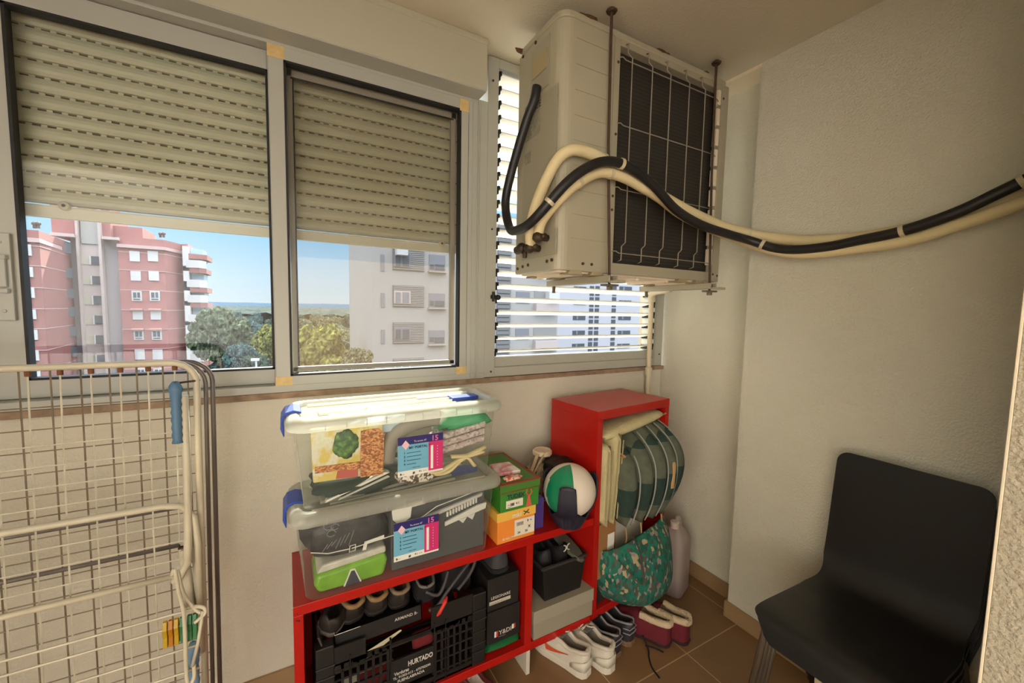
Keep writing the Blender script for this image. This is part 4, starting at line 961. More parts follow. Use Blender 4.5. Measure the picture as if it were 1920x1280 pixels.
# purple box behind, bottle with white cap, dry bouquet
g = thing('box', 'narrow purple box between the shoe boxes and the ball', 'box', (.845, 1.33, .558))
M().box(.825, .862, 1.27, 1.40, .558, .678).build('carton', mat('card_purple', (70, 50, 128), .6), g, bevel=.002)
g = thing('jar', 'clear jar with a round cream lid behind the ball', 'jar', (.985, 1.475, .558))
M().lathe([(.032, 0), (.034, .05), (.034, .17), (.030, .20), (.030, .208)], 20, (.985, 1.475, .558)).build('glass', clear('jar_clear', (200, 190, 170), .25, .15), g, smooth=True)
M().lathe([(.040, .208), (.043, .21), (.043, .224), (.038, .228), (.034, .225)], 24, (.985, 1.475, .558)).build('lid', mat('lid_cream', (222, 206, 176), .5), g)
g = thing('dried_bouquet', 'dried pale flowers in plastic wrap beside the jar', 'bouquet', (.915, 1.45, .558))
rnd = random.Random(5); m = M()
for i in range(60):
    a, e = rnd.uniform(0, 2*PI), rnd.uniform(.02, .055); zz = rnd.uniform(.12, .19)
    m.tube([(.925, 1.44, .562), (.925+e*math.cos(a), 1.44+e*.6*math.sin(a), .558+zz)], .0016, 4)
m.tube([(.90, 1.44, .69), (.945, 1.45, .78)], .008, 6).tube([(.91, 1.43, .70), (.975, 1.44, .785)], .005, 6)
m.build('stems', mat('dry_stem', (188, 164, 130), .9, var=.2, vscale=40), g)
M().lathe([(.02, 0), (.035, .06), (.05, .13), (.046, .15)], 16, (.925, 1.44, .558)).build('wrap', clear('wrap_film', (206, 190, 160), .3, .2), g, smooth=True)
g = thing('lighter', 'small black stick standing left of the dried flowers', 'stick', (.868, 1.43, .558))
M().box(.858, .880, 1.42, 1.44, .558, .742).build('stick', BLK, g, bevel=.006)
blob('bag', 'black folded bag behind the top of the ball', 'bag', (1.02, 1.40, .735), (.12, .10, .06), BLK, 15)
M0 = None
g = thing('box', 'black box hidden behind the ball', 'box', (1.02, 1.40, .558))
M().box(.985, 1.062, 1.37, 1.43, .558, .708).build('carton', BLK, g, bevel=.002)
# ball and holder
BC = Vector((.966, 1.246, .698)); BR = .103
bl = thing('ball', 'green and white volleyball sitting in a dark claw holder', 'ball', BC)
phi0 = math.atan2(-BC.y, -BC.x)
def bp(u, v):
    a = phi0 + 2*PI*u; p = PI*v
    return Vector((math.sin(p)*math.cos(a), math.sin(p)*math.sin(a), -math.cos(p)))*BR
mg = M(); n, k = 72, 28
for j in range(k):
    for i in range(n):
        mid = ((i+.5)/n*360+180) % 360-180
        # longitudes grow to the right seen from the viewer
        lo, hi = -58+8*math.cos(PI*(j+.5)/k), 14+6*math.cos(PI*(j+.5)/k)
        mg.add([bp(i/n, j/k), bp((i+1)/n, j/k), bp((i+1)/n, (j+1)/k), bp(i/n, (j+1)/k)], [(0, 1, 2, 3)], 1 if lo < mid < hi else 0)
b_ = mg.build('panels', [mat('ball_white', (226, 214, 198), .45), mat('ball_green', (20, 132, 90), .42)], bl, local=True, smooth=True, weld=True)
HOLD = mat('holder_navy_black', (34, 34, 50), .5)
hd = thing('ball_holder', 'dark navy three pronged claw holding the volleyball', 'ball holder', (BC.x, BC.y, .558))
ANG = [math.radians(q) for q in (-131, -14, 106)]
def holder_pt(u, v):
    a = 2*PI*u; pk = 0
    for i, q in enumerate(ANG):
        dlt = abs((a-q+PI) % (2*PI)-PI)
        pk = max(pk, (1.0 if i else .95)*max(0, min(1, (.40-dlt)/.13)))
    pk = pk*pk*(3-2*pk)
    zt = -.062+.022*math.cos(3*(a-ANG[0]))+pk*(.098+.0)
    z = -.138+(zt+.138)*v
    R = BR+.006
    r = (math.sqrt(max(0, R*R-z*z)) if abs(z) < R else 0)
    r = max(r, .050+.03*v) if z < 0 else R
    r = max(r, R*.98) if z > -.02 else r
    rib = .0016*math.sin(v*0+a*60) if pk > .9 else 0
    return Vector(((r+rib)*math.cos(a), (r+rib)*math.sin(a), z+BC.z-.558))
M().grid(holder_pt, 140, 16).build('claw', HOLD, hd, local=True, smooth=True, weld=True, solid=.006)
M().lathe([(.045, 0), (.054, .002), (.054, .006), (.045, .008)], 28).build('base', HOLD, hd, local=True)
M().tube([BC+Vector((.107, -.026, .045)), BC+Vector((.112, -.028, .05))], .006, 8).build('prong_tip', BLK, hd)
# ================================================================== SHOES
def shoe(name, label, loc, rz, L=.28, W=.10, hh=.085, ht=.05, op=(.05, .50), up=None, lin=None, so=None, sole=.026, collar=None, ch=.012, group=None, lace=None, tongue=True, wide=1, ry=0, rx=0, dip=1.0):
    """toe towards +y, heel at the origin"""
    r = thing(name, label, 'shoe', loc, rz, group, rx, ry)
    def hw(t):
        pts = [(0, .13), (.015, .23), (.04, .30), (.12, .36), (.3, .37), (.5, .44), (.68, .50), (.82, .46), (.92, .34), (.98, .17), (1, .06)]
        for (a, p), (b, q) in zip(pts, pts[1:]):
            if t <= b: return W*(p+(q-p)*(t-a)/(b-a))
        return W*.06
    def top(t):
        pts = [(0, hh*.9), (.03, hh), (.12, hh*(1-.07*dip)), (.28, hh*(1-.26*dip)), (.42, hh*(1-.08*dip)), (.52, hh*(1-.05*dip)), (.66, ht*1.2), (.8, ht), (.92, ht*.8), (1, ht*.4)]
        for (a, p), (b, q) in zip(pts, pts[1:]):
            if t <= b: return sole+(p+(q-p)*(t-a)/(b-a))
        return sole+ht*.4
    n = 26; rows = []
    for i in range(n+1):
        t = i/n; w = hw(t); h = top(t); z0 = sole*.7; hz = h-z0
        o = max(0, min(1, (t-op[0])/.05, (op[1]-t)/.08))
        wt = w*(.62+.16*o) * wide
        wi = wt-.008
        fl = z0+.012
        inn = lambda x, zo: (x, (1-o)*zo + o*fl)
        rows.append([(-w, z0), (-w*1.03, z0+.35*hz), (-w*.93, z0+.72*hz), (-wt, h), (-wi*(.9+.02*o), h+.003*(1-o)-.004*o), inn(-wi*.6, h+.007), inn(wi*.6, h+.007), (wi*(.9+.02*o), h+.003*(1-o)-.004*o), (wt, h), (w*.93, z0+.72*hz), (w*1.03, z0+.35*hz), (w, z0)])
    m = M(); k = 12
    for i in range(n):
        t = (i+.5)/n
        for j in range(k-1):
            a, b = rows[i], rows[i+1]
            inner = op[0]-.02 < t < op[1]+.02 and 4 <= j <= 6
            y0, y1 = L*i/n, L*(i+1)/n
            m.add([(a[j][0], y0, a[j][1]), (a[j+1][0], y0, a[j+1][1]), (b[j+1][0], y1, b[j+1][1]), (b[j][0], y1, b[j][1])], [(0, 1, 2, 3)], 1 if inner else 0)
    for i, y in ((0, 0), (n, L)): m.add([(p[0], y, p[1]) for p in rows[i]], [tuple(range(k))], 0)
    m.build('upper', [up, lin or up], r, local=True, smooth=True, weld=True)
    pl = []
    for i in range(n+1): t = i/n; pl.append((hw(t)*1.06+.001, -.004+(L+.008)*t))
    poly = pl + [(-x, y) for x, y in reversed(pl)]
    M().prism(poly, 'z', 0, sole).build('sole', so or up, r, local=True, bevel=.004)
    if collar:
        e = [(-hw(t)*.78, L*t, top(t)) for t in [op[1]-(op[1]-op[0])*q/9 for q in range(10)]]
        e += [(0, L*.015, top(.0))] + [(hw(t)*.78, L*t, top(t)) for t in [op[0]+(op[1]-op[0])*q/9 for q in range(10)]]
        M().tube(smoothpath(e, 3), ch, 8).build('collar', collar, r, local=True, smooth=True)
    if tongue and lace:
        mm = M()
        mm.prism([(-.022, L*.40), (.022, L*.40), (.026, L*.58), (-.026, L*.58)], 'z', top(.5)+.002, top(.5)+.007)
        mm.build('tongue', lin or up, r, local=True, bevel=.002)
    if lace:
        mm = M()
        for q in range(5):
            t = .48+.05*q; z = top(t)+.008
            mm.tube([(-hw(t)*.62, L*t, z-.004), (0, L*(t+.012), z+.004), (hw(t)*.62, L*(t+.025), z-.004)], .0028, 6)
            mm.tube([(hw(t)*.62, L*t, z-.004), (0, L*(t+.012), z+.003), (-hw(t)*.62, L*(t+.025), z-.004)], .0028, 6)
        mm.tube(smoothpath([(0, L*.47, top(.47)+.012), (.015, L*.40, top(.47)+.012), (.03, L*.42, top(.47)+.010), (.02, L*.48, top(.47)+.01)], 5), .0026, 6)
        mm.build('laces', lace, r, local=True, smooth=True)
    r['_hw'] = 0
    del r['_hw']
    return r, hw, top, L, sole
WSH = mat('sneaker_white', (208, 200, 186), .6, var=.06, vscale=30); WSO = mat('sneaker_sole_white', (214, 206, 190), .5); GRL = mat('lining_grey', (120, 112, 104), .9); ORL = mat('swoosh_orange', (206, 84, 48), .5)
for (x, y, rz, lab) in ((.988, 1.122, .30, 'left white sneaker with orange side mark on the tiles below the bookcase'), (1.082, 1.092, .20, 'right white sneaker touching the dark sneakers')):
    r, hw, top, L, so = shoe('sneaker', lab, (x, y, 0), rz, .275, .098, .072, .042, up=WSH, lin=GRL, so=WSO, sole=.03, lace=WSH, collar=WSH, ch=.008)
    pts = []
    for i in range(15):
        q = i/14
        if q < .78: t = .26+.36*q/.78; zc = so+.036-.018*math.sin(PI*.5*q/.78); wd = .0008+.0105*(q/.78)**1.4
        else: k = (q-.78)/.22; t = .62+.05*k; zc = so+.018+.034*k; wd = .0113*(1-k)+.0008
        pts.append((t, zc, wd))
    mm = M()
    for (t0, z0, w0), (t1, z1, w1_) in zip(pts, pts[1:]):
        s0, s1 = -hw(t0)*1.045, -hw(t1)*1.045
        mm.add([(s0, L*t0, z0-w0), (s1, L*t1, z1-w1_), (s1+.001, L*t1, z1+w1_), (s0+.001, L*t0, z0+w0)], [(0, 1, 2, 3)])
    mm.build('side_mark', ORL, r, local=True, solid=.0012)
    mm = M(); cs = [(-1, t) for t in (.22, .16, .10, .05, .02, 0)] + [(1, t) for t in (0, .02, .05, .10, .16, .22)]
    ps = [(sg*(hw(t)*1.045+.001), L*t-.002*(t < .03)) for sg, t in cs]
    hs_ = [.012+.026*(1-t/.22)**.6 for sg, t in cs]
    for q in range(len(ps)-1):
        (x0, y0), (x1, y1) = ps[q], ps[q+1]
        mm.add([(x0, y0, so*.9), (x1, y1, so*.9), (x1, y1, so+hs_[q+1]), (x0, y0, so+hs_[q])], [(0, 1, 2, 3)])
    mm.build('heel_counter', WSO, r, local=True, solid=.002, smooth=True, weld=True)
DSH = mat('sneaker_dark', (40, 38, 42), .6); DLI = mat('lining_black', (22, 20, 22), .9); LGT = mat('trim_light_grey', (146, 144, 150), .6); GUM = mat('sole_gum_brown', (120, 92, 70), .5)
for (x, y, rz, lab) in ((1.155, 1.132, .22, 'dark sneaker with grey edging next to the white sneakers'), (1.250, 1.150, .22, 'dark sneaker with grey edging next to the burgundy slippers')):
    r, hw, top, L, so = shoe('sneaker', lab, (x, y, 0), rz, .27, .092, .078, .046, up=DSH, lin=DLI, so=GUM, sole=.022, lace=DLI, collar=LGT, ch=.0045)
    for z in (.055, .075): M().tube([(-hw(.10)*1.0, L*.10, z), (-hw(.02)*1.05, L*.0, z+.002), (0, -.003, z+.004), (hw(.02)*1.05, 0, z+.002), (hw(.10)*1.0, L*.10, z)], .0022, 6).build('heel_stripe', LGT, r, local=True)
BUR = mat('slipper_burgundy', (104, 24, 38), .9, bump=.3, bscale=120); FUR = mat('slipper_fleece', (214, 190, 158), 1, bump=.8, bscale=160)
for (x, y, rz, lab) in ((1.392, 1.075, .42, 'left burgundy slipper with cream fleece collar'), (1.472, 1.045, .36, 'right burgundy slipper with cream fleece collar')):
    shoe('slipper', lab, (x, y, 0), rz, .265, .102, .088, .058, (.05, .46), up=BUR, lin=mat('slipper_lining', (112, 96, 70), 1), so=mat('slipper_sole', (52, 22, 24), .8), sole=.014, collar=FUR, ch=.0145, tongue=False, dip=.25)
g = thing('shoe_lace', 'black shoe lace trailing over the tiles beside the dark sneakers', 'shoe lace', (1.27, 1.10, 0))
M().tube(smoothpath([(1.30, 1.14, .03), (1.29, 1.10, .004), (1.262, 1.07, .004), (1.235, 1.03, .004), (1.225, .985, .004)], 5), .0032, 6).tube(smoothpath([(1.295, 1.12, .004), (1.32, 1.09, .004), (1.335, 1.06, .004)], 4), .003, 6).build('lace', DLI, g, smooth=True)
shoe('sneaker', 'maroon sneaker with pale laces under the front of the bookcase', (.602, 1.16, 0), .35, .27, .098, .05, .042, up=mat('sneaker_maroon', (96, 34, 36), .6), lin=mat('lining_pale', (206, 190, 180), .8), so=WSO, lace=mat('lace_pale_pink', (214, 150, 146), .7), collar=mat('sneaker_maroon', (96, 34, 36), .6), ch=.006)

# ================================================================== LOWER BAYS
CR = mat('crate_black_plastic', (24, 23, 22), .5)
ct = thing('crate', 'black plastic fruit crate full of shoes in the low bookcase', 'crate', (.34, 1.38, .13))
cx0, cx1, cy0, cy1, cz0, cz1 = .052, .602, 1.243, 1.50, .132, .35
m = M().box(cx0, cx1, cy0, cy1, cz0, cz0+.01)
for y in (cy0, cy1-.008): m.box(cx0, cx1, y, y+.008, cz0, cz0+.02).box(cx0+.1, cx1-.1, y, y+.008, cz1-.035, cz1-.02)
for x in (cx0, cx1-.008): m.box(x, x+.008, cy0, cy1, cz0, cz1)
m.build('tray', CR, ct, bevel=.002)
m = M()
for x0, x1 in ((cx0, cx0+.05), (cx1-.05, cx1)):
    m = M().box(x0, x1, cy0-.004, cy0+.03, cz0, cz1+.05)
    for z in (.18, .21, .255, .30, .335): m.box(x0-.002, x1+.002, cy0-.008, cy0+.03, z, z+.006)
    m.build('corner_post', CR, ct, bevel=.003)
m = M()
for z in (cz0+.018, cz1-.024): m.box(cx0+.04, cx1-.04, cy0, cy0+.006, z, z+.006)
for i in range(1, 20):
    x = cx0+.05+(cx1-cx0-.1)*i/20
    if .27 < x < .41: continue
    m.box(x-.004, x+.004, cy0, cy0+.006, cz0+.02, cz1-.02)
for z in (.165, .205, .24, .275, .305): 
    m.box(cx0+.04, .275, cy0-.001, cy0+.006, z, z+.006).box(.405, cx1-.05, cy0-.001, cy0+.006, z, z+.006)
m.box(cx0+.05, cx0+.14, cy0, cy0+.006, .30, cz1+.035).box(cx1-.2, cx1-.05, cy0, cy0+.006, .31, cz1+.055)
m.box(.145, .148, cy0-.004, cy0+.006, cz0, cz1).box(.45, .453, cy0-.004, cy0+.006, cz0, cz1).box(.265, .27, cy0-.004, cy0+.006, cz0, cz1).box(.41, .415, cy0-.004, cy0+.006, cz0, cz1)
m.build('lattice', CR, ct)
pl = M().box(.27, .41, cy0-.002, cy0+.006, .175, .27).build('name_panel', mat('crate_panel_black', (28, 27, 27), .5), ct, bevel=.001)
INKW = mat('ink_white', (206, 202, 192), .6)
text('HURTADO', .024, (.322, cy0-.004, .236), FRONT, INKW, pl, bold=.03, sx=.72)
text('Verduras', .016, (.278, cy0-.004, .220), FRONT, INKW, pl, bold=.02, sx=.8)
text('TL. 91303-013 - 675702290', .011, (.274, cy0-.004, .207), FRONT, INKW, pl, bold=.02)
text('FUENLABRADA', .013, (.288, cy0-.004, .192), FRONT, INKW, pl, bold=.02)
# what shows through the crate
g = thing('cloth', 'red cloth glimpsed through the crate lattice', 'cloth', (.24, 1.30, .145))
M().pillow(.12, .09, .04, lambda p: p+Vector((.23, 1.285, .19))).build('fabric', mat('cloth_red_dark', (104, 18, 22), .8), g, smooth=True)
g = thing('booklet', 'white papers standing inside the crate behind the lattice', 'paper', (.2, 1.30, .145))
M().box(.13, .26, 1.285, 1.29, .145, .235).build('sheet', mat('paper_grey_green', (170, 170, 150), .7), g)
g = thing('cloth', 'red cloth lying high in the middle of the crate', 'cloth', (.40, 1.29, .25))
M().pillow(.08, .06, .03, lambda p: p+Vector((.385, 1.275, .285))).build('fabric', mat('cloth_red_dark', (104, 18, 22), .8), g, smooth=True)
# open shoe box in the crate
CB = mat('shoe_box_black', (30, 29, 29), .5)
g = thing('shoe_box', 'open black shoe box tilted on top of the crate', 'shoe box', (.24, 1.36, .36), 0, ry=-.02)
m = M().box(-.135, .135, -.10, -.097, 0, .055).box(-.135, .135, .10, .103, 0, .08).box(-.135, -.132, -.10, .10, 0, .055).box(.132, .135, -.10, .10, 0, .055).box(-.135, .135, -.10, .10, 0, .003)
m.build('tray', CB, g, local=True)
w = root_matrix(g); text('ARMAND B-', .014, w @ Vector((.045, -.1015, .03)), FRONT, INKW, g, bold=.01)
M().box(-.134, -.06, -.1006, -.1002, .0548, .0562).box(-.1345, -.1335, -.10, .1, .0548, .0562).build('paper_edge', PAPER, g, local=True)
g = thing('paper_sheet', 'pale sheet of paper sticking out under the black shoe box', 'paper', (.22, 1.255, .352))
M().hexa([Vector(p) for p in ((.155, 1.247, .318), (.19, 1.247, .308), (.30, 1.252, .358), (.305, 1.252, .356), (.155, 1.249, .32), (.19, 1.249, .31), (.30, 1.254, .36), (.305, 1.254, .358))]).build('sheet', mat('paper_beige', (190, 180, 150), .8), g)
g = thing('shoe_box_cover', 'black shoe box lid leaning at the left end of the crate', 'box lid', (.07, 1.32, .35))
M().hexa([Vector(p) for p in ((.083, 1.25, .345), (.088, 1.25, .345), (.083, 1.42, .345), (.088, 1.42, .345), (.058, 1.25, .43), (.063, 1.25, .43), (.058, 1.42, .43), (.063, 1.42, .43))]).build('lid', mat('shoe_box_grey', (60, 58, 56), .5), g)
TAN = mat('shoe_tan_lining', (142, 112, 74), .7); BRD = mat('shoe_dark_brown', (40, 33, 29), .6); INS = mat('insole_brown', (84, 66, 56), .8)
kw = dict(L=.24, W=.098, hh=.055, ht=.04, op=(.03, .58), sole=.016, tongue=False, rx=.30)
shoe('shoe', 'dark flat shoe lying sideways at the left edge of the crate', (.080, 1.285, .405), -.5, up=BRD, lin=DLI, so=mat('sole_grey', (86, 80, 72), .7), ry=.35, **kw)
shoe('shoe', 'dark shoe with tan collar, left one under the shelf board', (.168, 1.302, .402), .25, up=BRD, lin=DLI, so=BRD, collar=TAN, ch=.008, **kw)
shoe('shoe', 'dark shoe with tan collar, second from the left in the crate', (.240, 1.300, .402), .15, up=BRD, lin=INS, so=BRD, collar=TAN, ch=.008, **kw)
shoe('shoe', 'shoe with wide tan opening in the middle of the crate', (.312, 1.296, .402), .05, up=BRD, lin=INS, so=BRD, collar=mat('shoe_beige_edge', (132, 110, 84), .7), ch=.007, **kw)
shoe('shoe', 'black shoe with grey edge right of the tan shoes', (.396, 1.285, .402), -.1, up=DLI, lin=DLI, so=DLI, collar=mat('edge_grey', (110, 104, 98), .7), ch=.005, **kw)
g = thing('sandal', 'black sandal with red tip and looping straps at the right of the crate', 'sandal', (.47, 1.29, .37))
M().tube(smoothpath([(.40, 1.262, .385), (.43, 1.255, .40), (.465, 1.255, .44), (.52, 1.26, .49), (.56, 1.27, .515), (.57, 1.27, .50), (.545, 1.262, .465), (.50, 1.255, .43)], 5), .006, 8).tube(smoothpath([(.39, 1.27, .45), (.43, 1.262, .43), (.455, 1.265, .46), (.47, 1.27, .50)], 5), .006, 8).build('strap', mat('strap_black_grey', (62, 58, 58), .6), g, smooth=True)
M().tube([(.415, 1.252, .362), (.43, 1.25, .378), (.452, 1.252, .41), (.46, 1.254, .42)], [.005, .014, .014, .006], 10, flat=.6).build('red_tip', mat('sandal_red', (206, 44, 34), .5), g, smooth=True)
M().prism([(.42, 1.27), (.50, 1.27), (.52, 1.42), (.44, 1.42)], 'z', .36, .385).build('footbed', DLI, g, bevel=.006)
blob('bag', 'crumpled black bag between the sandal and the stacked boxes', 'bag', (.53, 1.40, .42), (.13, .16, .14), mat('bag_black_cloth', (30, 29, 30), .8), 21, .2)
# stacked black boxes and green packet right of the crate
g = thing('folded_bag', 'green folded packet under the two black boxes', 'packet', (.685, 1.36, .131))
M().pillow(.155, .20, .04, lambda p: Vector((.683+p.x, 1.345+p.z, .152+p.y))).build('packet', mat('packet_green', (16, 98, 52), .4), g, smooth=True)
g = thing('shoe_box', 'lower black box with small striped flags beside the crate', 'shoe box', (.682, 1.252, .174))
M().box(.615, .752, 1.252, 1.50, .174, .30).build('carton', CB, g, bevel=.001)
a = M().box(.645, .652, 1.2512, 1.252, .196, .218).box(.7185, .7265, 1.2512, 1.252, .204, .222)
a.build('printed_flag', PAPER, g); M().box(.652, .66, 1.2512, 1.252, .196, .218).box(.7265, .734, 1.2512, 1.252, .204, .222).build('printed_flag', mat('ink_red', (180, 60, 50), .6), g)
text('Y&DI', .024, (.663, 1.2505, .201), FRONT, INKW, g, bold=.01)
text('-----------', .008, (.662, 1.2505, .192), FRONT, INKW, g)
g = thing('shoe_box', 'upper black box with a white text strip beside the crate', 'shoe box', (.68, 1.256, .302))
M().box(.617, .746, 1.256, 1.49, .302, .425).build('carton', CB, g, bevel=.001)
M().box(.624, .712, 1.2552, 1.256, .325, .338).build('text_strip', mat('strip_pale', (190, 184, 170), .6), g)
text('LEGIONARE', .015, (.63, 1.2545, .346), FRONT, INKW, g, bold=.01)
text('- -- --- -- - -- -', .01, (.628, 1.2543, .328), FRONT, INK, g, bold=.02)
shoe('shoe', 'dark grey shoe on top of the upper black box', (.68, 1.27, .426), .0, .22, .10, .06, .04, (.05, .5), up=mat('shoe_dark_grey', (58, 56, 58), .7), lin=DLI, so=DLI, sole=.018, tongue=False)
# bay 2
GREYC = mat('card_grey', (150, 142, 124), .7)
b3 = carton('shoe_box', 'flat grey shoe box under the black basket', (.953, 1.237, .131), .290, .27, .118, GREYC, mat('card_grey_lid', (158, 150, 132), .7), .052)
g = thing('basket', 'black square plastic basket standing on the grey shoe box', 'basket', (.962, 1.36, .25))
m = M()
def bx(k, z): return [(.872-.018*k, 1.262-.008*k), (1.052+.018*k, 1.262-.008*k), (1.052+.018*k, 1.42+.01*k), (.872-.018*k, 1.42+.01*k)]
o0, o1 = bx(0, 0), bx(1, 0)
vs = [(x, y, .250) for x, y in o0] + [(x, y, .40) for x, y in o1] + [(x+(.006 if i in (0, 3) else -.006), y+(.006 if i < 2 else -.006), .40) for i, (x, y) in enumerate(o1)] + [(x+(.006 if i in (0, 3) else -.006), y+(.006 if i < 2 else -.006), .256) for i, (x, y) in enumerate(o0)]
fs = [(i+4*k, (i+1) % 4+4*k, (i+1) % 4+4*(k+1), i+4*(k+1)) for k in range(3) for i in range(4)] + [(3, 2, 1, 0), (12, 13, 14, 15)]
m.add(vs, fs); m.build('tub', BLK, g, bevel=.003)
m = M()
for (xa, ya), (xb, yb) in zip(o1, o1[1:]+o1[:1]): m.tube([(xa, ya, .394), (xb, yb, .394)], .007, 8)
m.build('rim', mat('basket_rim', (48, 47, 46), .45), g)
shoe('sneaker', 'black sneaker with small white emblem on its heel in the basket', (.985, 1.285, .345), .1, .20, .085, .07, .045, (.06, .5), up=DLI, lin=DLI, so=DLI, lace=DLI)
e = [c for c in bpy.data.objects if c.get('label', '').startswith('black sneaker with small white')][0]
m = M()
for s in (1, -1): m.tube(smoothpath([(s*.015, -.007, .104), (s*.004, -.007, .098), (s*.004, -.007, .084), (s*.015, -.007, .078)], 4), .0022, 6)
m.build('emblem', INKW, e, local=True)
shoe('sneaker', 'black sneaker leaning at the left side of the basket', (.90, 1.29, .345), .0, .20, .085, .065, .045, (.06, .5), up=mat('shoe_black_worn', (40, 39, 40), .7), lin=DLI, so=mat('shoe_black_worn', (40, 39, 40), .7), lace=DLI)
g = thing('slipper', 'grey green slipper sole poking out below the ball holder', 'slipper', (1.02, 1.33, .41))
M().prism([(p[0]*.036, p[1]*.10) for p in arc((0, 0), 1, 0, 2*PI, 22)[:-1]], 'z', 0, .016).build('sole', mat('slipper_grey_green', (86, 88, 74), .9), g, local=True, bevel=.005)
g.rotation_euler = (.35, .1, .25)
g = thing('cloth', 'dark violet cloth behind the shoes in the basket bay', 'cloth', (.93, 1.44, .42))
M().pillow(.16, .14, .06, lambda p: p+Vector((.93, 1.46, .43))).build('fabric', mat('cloth_violet_dark', (44, 34, 62), .9), g, smooth=True)

# ================================================================== CUSHIONS AND THINGS IN THE TALL CABINET (cabinet coordinates)
TM = root_matrix(tw)
def T(x, y, z): return TM @ Vector((x, y, z))
CUSH = mat('cushion_cream_linen', (198, 186, 142), .95, var=.06, vscale=30, bump=.25, bscale=150)
CUSH2 = mat('cushion_cream_seam', (170, 158, 118), .95)
g = thing('cushion', 'cream cushion lying slanted under the top of the tall cabinet', 'cushion', T(.25, .13, .905), TA)
M().pillow(.43, .26, .055, lambda p: Vector((p.x, p.z-.01, p.y+p.x*.125)), 16).build('cover', CUSH, g, local=True, smooth=True, weld=True)
M().tube([(-.213, .118-.248, -.027), (.213, .118-.248, .027)], .0035, 6).build('piping', CUSH2, g, local=True)
for i, (x, h, lab) in enumerate(((.052, .36, 'cream seat cushion standing upright against the left side of the tall cabinet'), (.105, .40, 'cream seat cushion standing upright beside the green patchwork pads'))):
    g = thing('cushion', lab, 'cushion', T(x, .12, .50+h/2), TA)
    M().pillow(.30, h, .05, lambda p, i=i: Vector((p.y+p.z*.07*(1 if i else .2), p.x-.0, p.z)), 14).build('cover', CUSH, g, local=True, smooth=True, weld=True)
    for s in (-.012, .012):
        M().tube([(s+z*.07*(1 if i else .2), -.147, z) for z in (-h*.42, -h*.2, 0, h*.2, h*.42)], .003, 6).build('piping', CUSH2, g, local=True)
def patch_mat():
    m = bpy.data.materials.new('patchwork_green'); m.use_nodes = True
    n, l = m.node_tree.nodes, m.node_tree.links; b = n['Principled BSDF']; b.inputs['Roughness'].default_value = .95
    tc = n.new('ShaderNodeTexCoord'); mp = n.new('ShaderNodeMapping'); mp.inputs['Location'].default_value = (.5, .5, .02); mp.inputs['Scale'].default_value = (1, 9, 7.6)
    ck = n.new('ShaderNodeTexChecker'); ck.inputs['Scale'].default_value = 1
    ck.inputs['Color1'].default_value = srgb(104, 110, 92); ck.inputs['Color2'].default_value = srgb(48, 70, 62)
    ns = n.new('ShaderNodeTexNoise'); ns.inputs['Scale'].default_value = 30
    l.new(tc.outputs['Object'], mp.inputs[0]); l.new(mp.outputs[0], ck.inputs[0]); l.new(tc.outputs['Object'], ns.inputs[0])
    mx = n.new('ShaderNodeMixRGB'); mx.blend_type = 'MULTIPLY'; mx.inputs[0].default_value = .5; l.new(ck.outputs[0], mx.inputs[1]); l.new(ns.outputs[0], mx.inputs[2])
    l.new(mx.outputs[0], b.inputs['Base Color']); return m
PATCH = patch_mat(); PIPE = mat('piping_pale_grey', (160, 162, 154), .8); TIEF = mat('tie_tan', (190, 152, 104), .8)
words = ['leftmost green patchwork seat pad, next to the upright cream cushions', 'second green patchwork seat pad from the cream cushions', 'third green patchwork seat pad from the cream cushions', 'fourth green patchwork seat pad, bulging out of the tall cabinet', 'outermost green patchwork seat pad at the right end of the tall cabinet']
PADS = [(.185, -.055, -.20, .40, .10), (.242, -.075, -.02, .425, .09), (.298, -.085, .14, .445, .09), (.355, -.085, .34, .45, .088), (.412, -.075, .58, .43, .088)]
for i, (px, py, rot, hh, th) in enumerate(PADS):
    zc = .478+hh/2+(.02 if i == 4 else 0)-.01*(i == 0)
    g = thing('seat_pad', words[i], 'seat pad', T(px, py+.11, zc), TA+rot)
    def bend(p, hh=hh, i=i):
        a = p.z/(hh/2); y = p.x; fr = max(0, (.13-y)/.26)
        k = max(0, a)**2.4; b = max(0, -a)**2
        return Vector((p.y*(1-.45*b)*(1-.25*k) - .02*math.cos(a*1.5), y + k*.13*fr + b*.045*fr - .018*math.cos(a*1.4)*fr, p.z - .02*k*fr))
    mm = M().pillow(.26, hh, th, bend, 20, puff=.5)
    mm.build('cover', PATCH, g, local=True, smooth=True, weld=True)
    s_ = th*.36
    pts = [bend(Vector((-.121, s_, z))) + Vector((.002, -.002, 0)) for z in [hh/2*(q/10)*.93 for q in range(-10, 11)]]
    M().tube(pts, .0032, 6).build('piping', PIPE, g, local=True, smooth=True)
    if i in (0, 1, 3):
        b0 = bend(Vector((-.122, 0, -hh/2*.97)))
        M().tube(smoothpath([b0, b0+Vector((.004, -.004, -.05)), b0+Vector((-.006, -.002, -.10)), b0+Vector((.002, .003, -.15 if i == 0 else -.11))], 4), .0035, 6, flat=.5).build('tie', TIEF, g, local=True)
    if i == 0: M().tube(smoothpath([(-.052, -.02, .155), (-.054, -.07, .145), (-.046, -.115, .135), (-.054, -.08, .125)], 4), .006, 6, flat=.5).build('tie', TIEF, g, local=True)
    if i == 3: M().tube(smoothpath([(-.03, -.128, .05), (-.036, -.138, .03), (-.036, -.135, -.07)], 4), .010, 6, flat=.4).build('tie', TIEF, g, local=True)
g = thing('cardboard_box', 'brown cardboard box with white label inside the tall cabinet', 'cardboard box', T(.09, .005, .135), TA)
M().box(-.055, .05, 0, .18, .13, .37).build('carton', mat('cardboard_brown', (152, 108, 62), .8), g, local=True, bevel=.002)
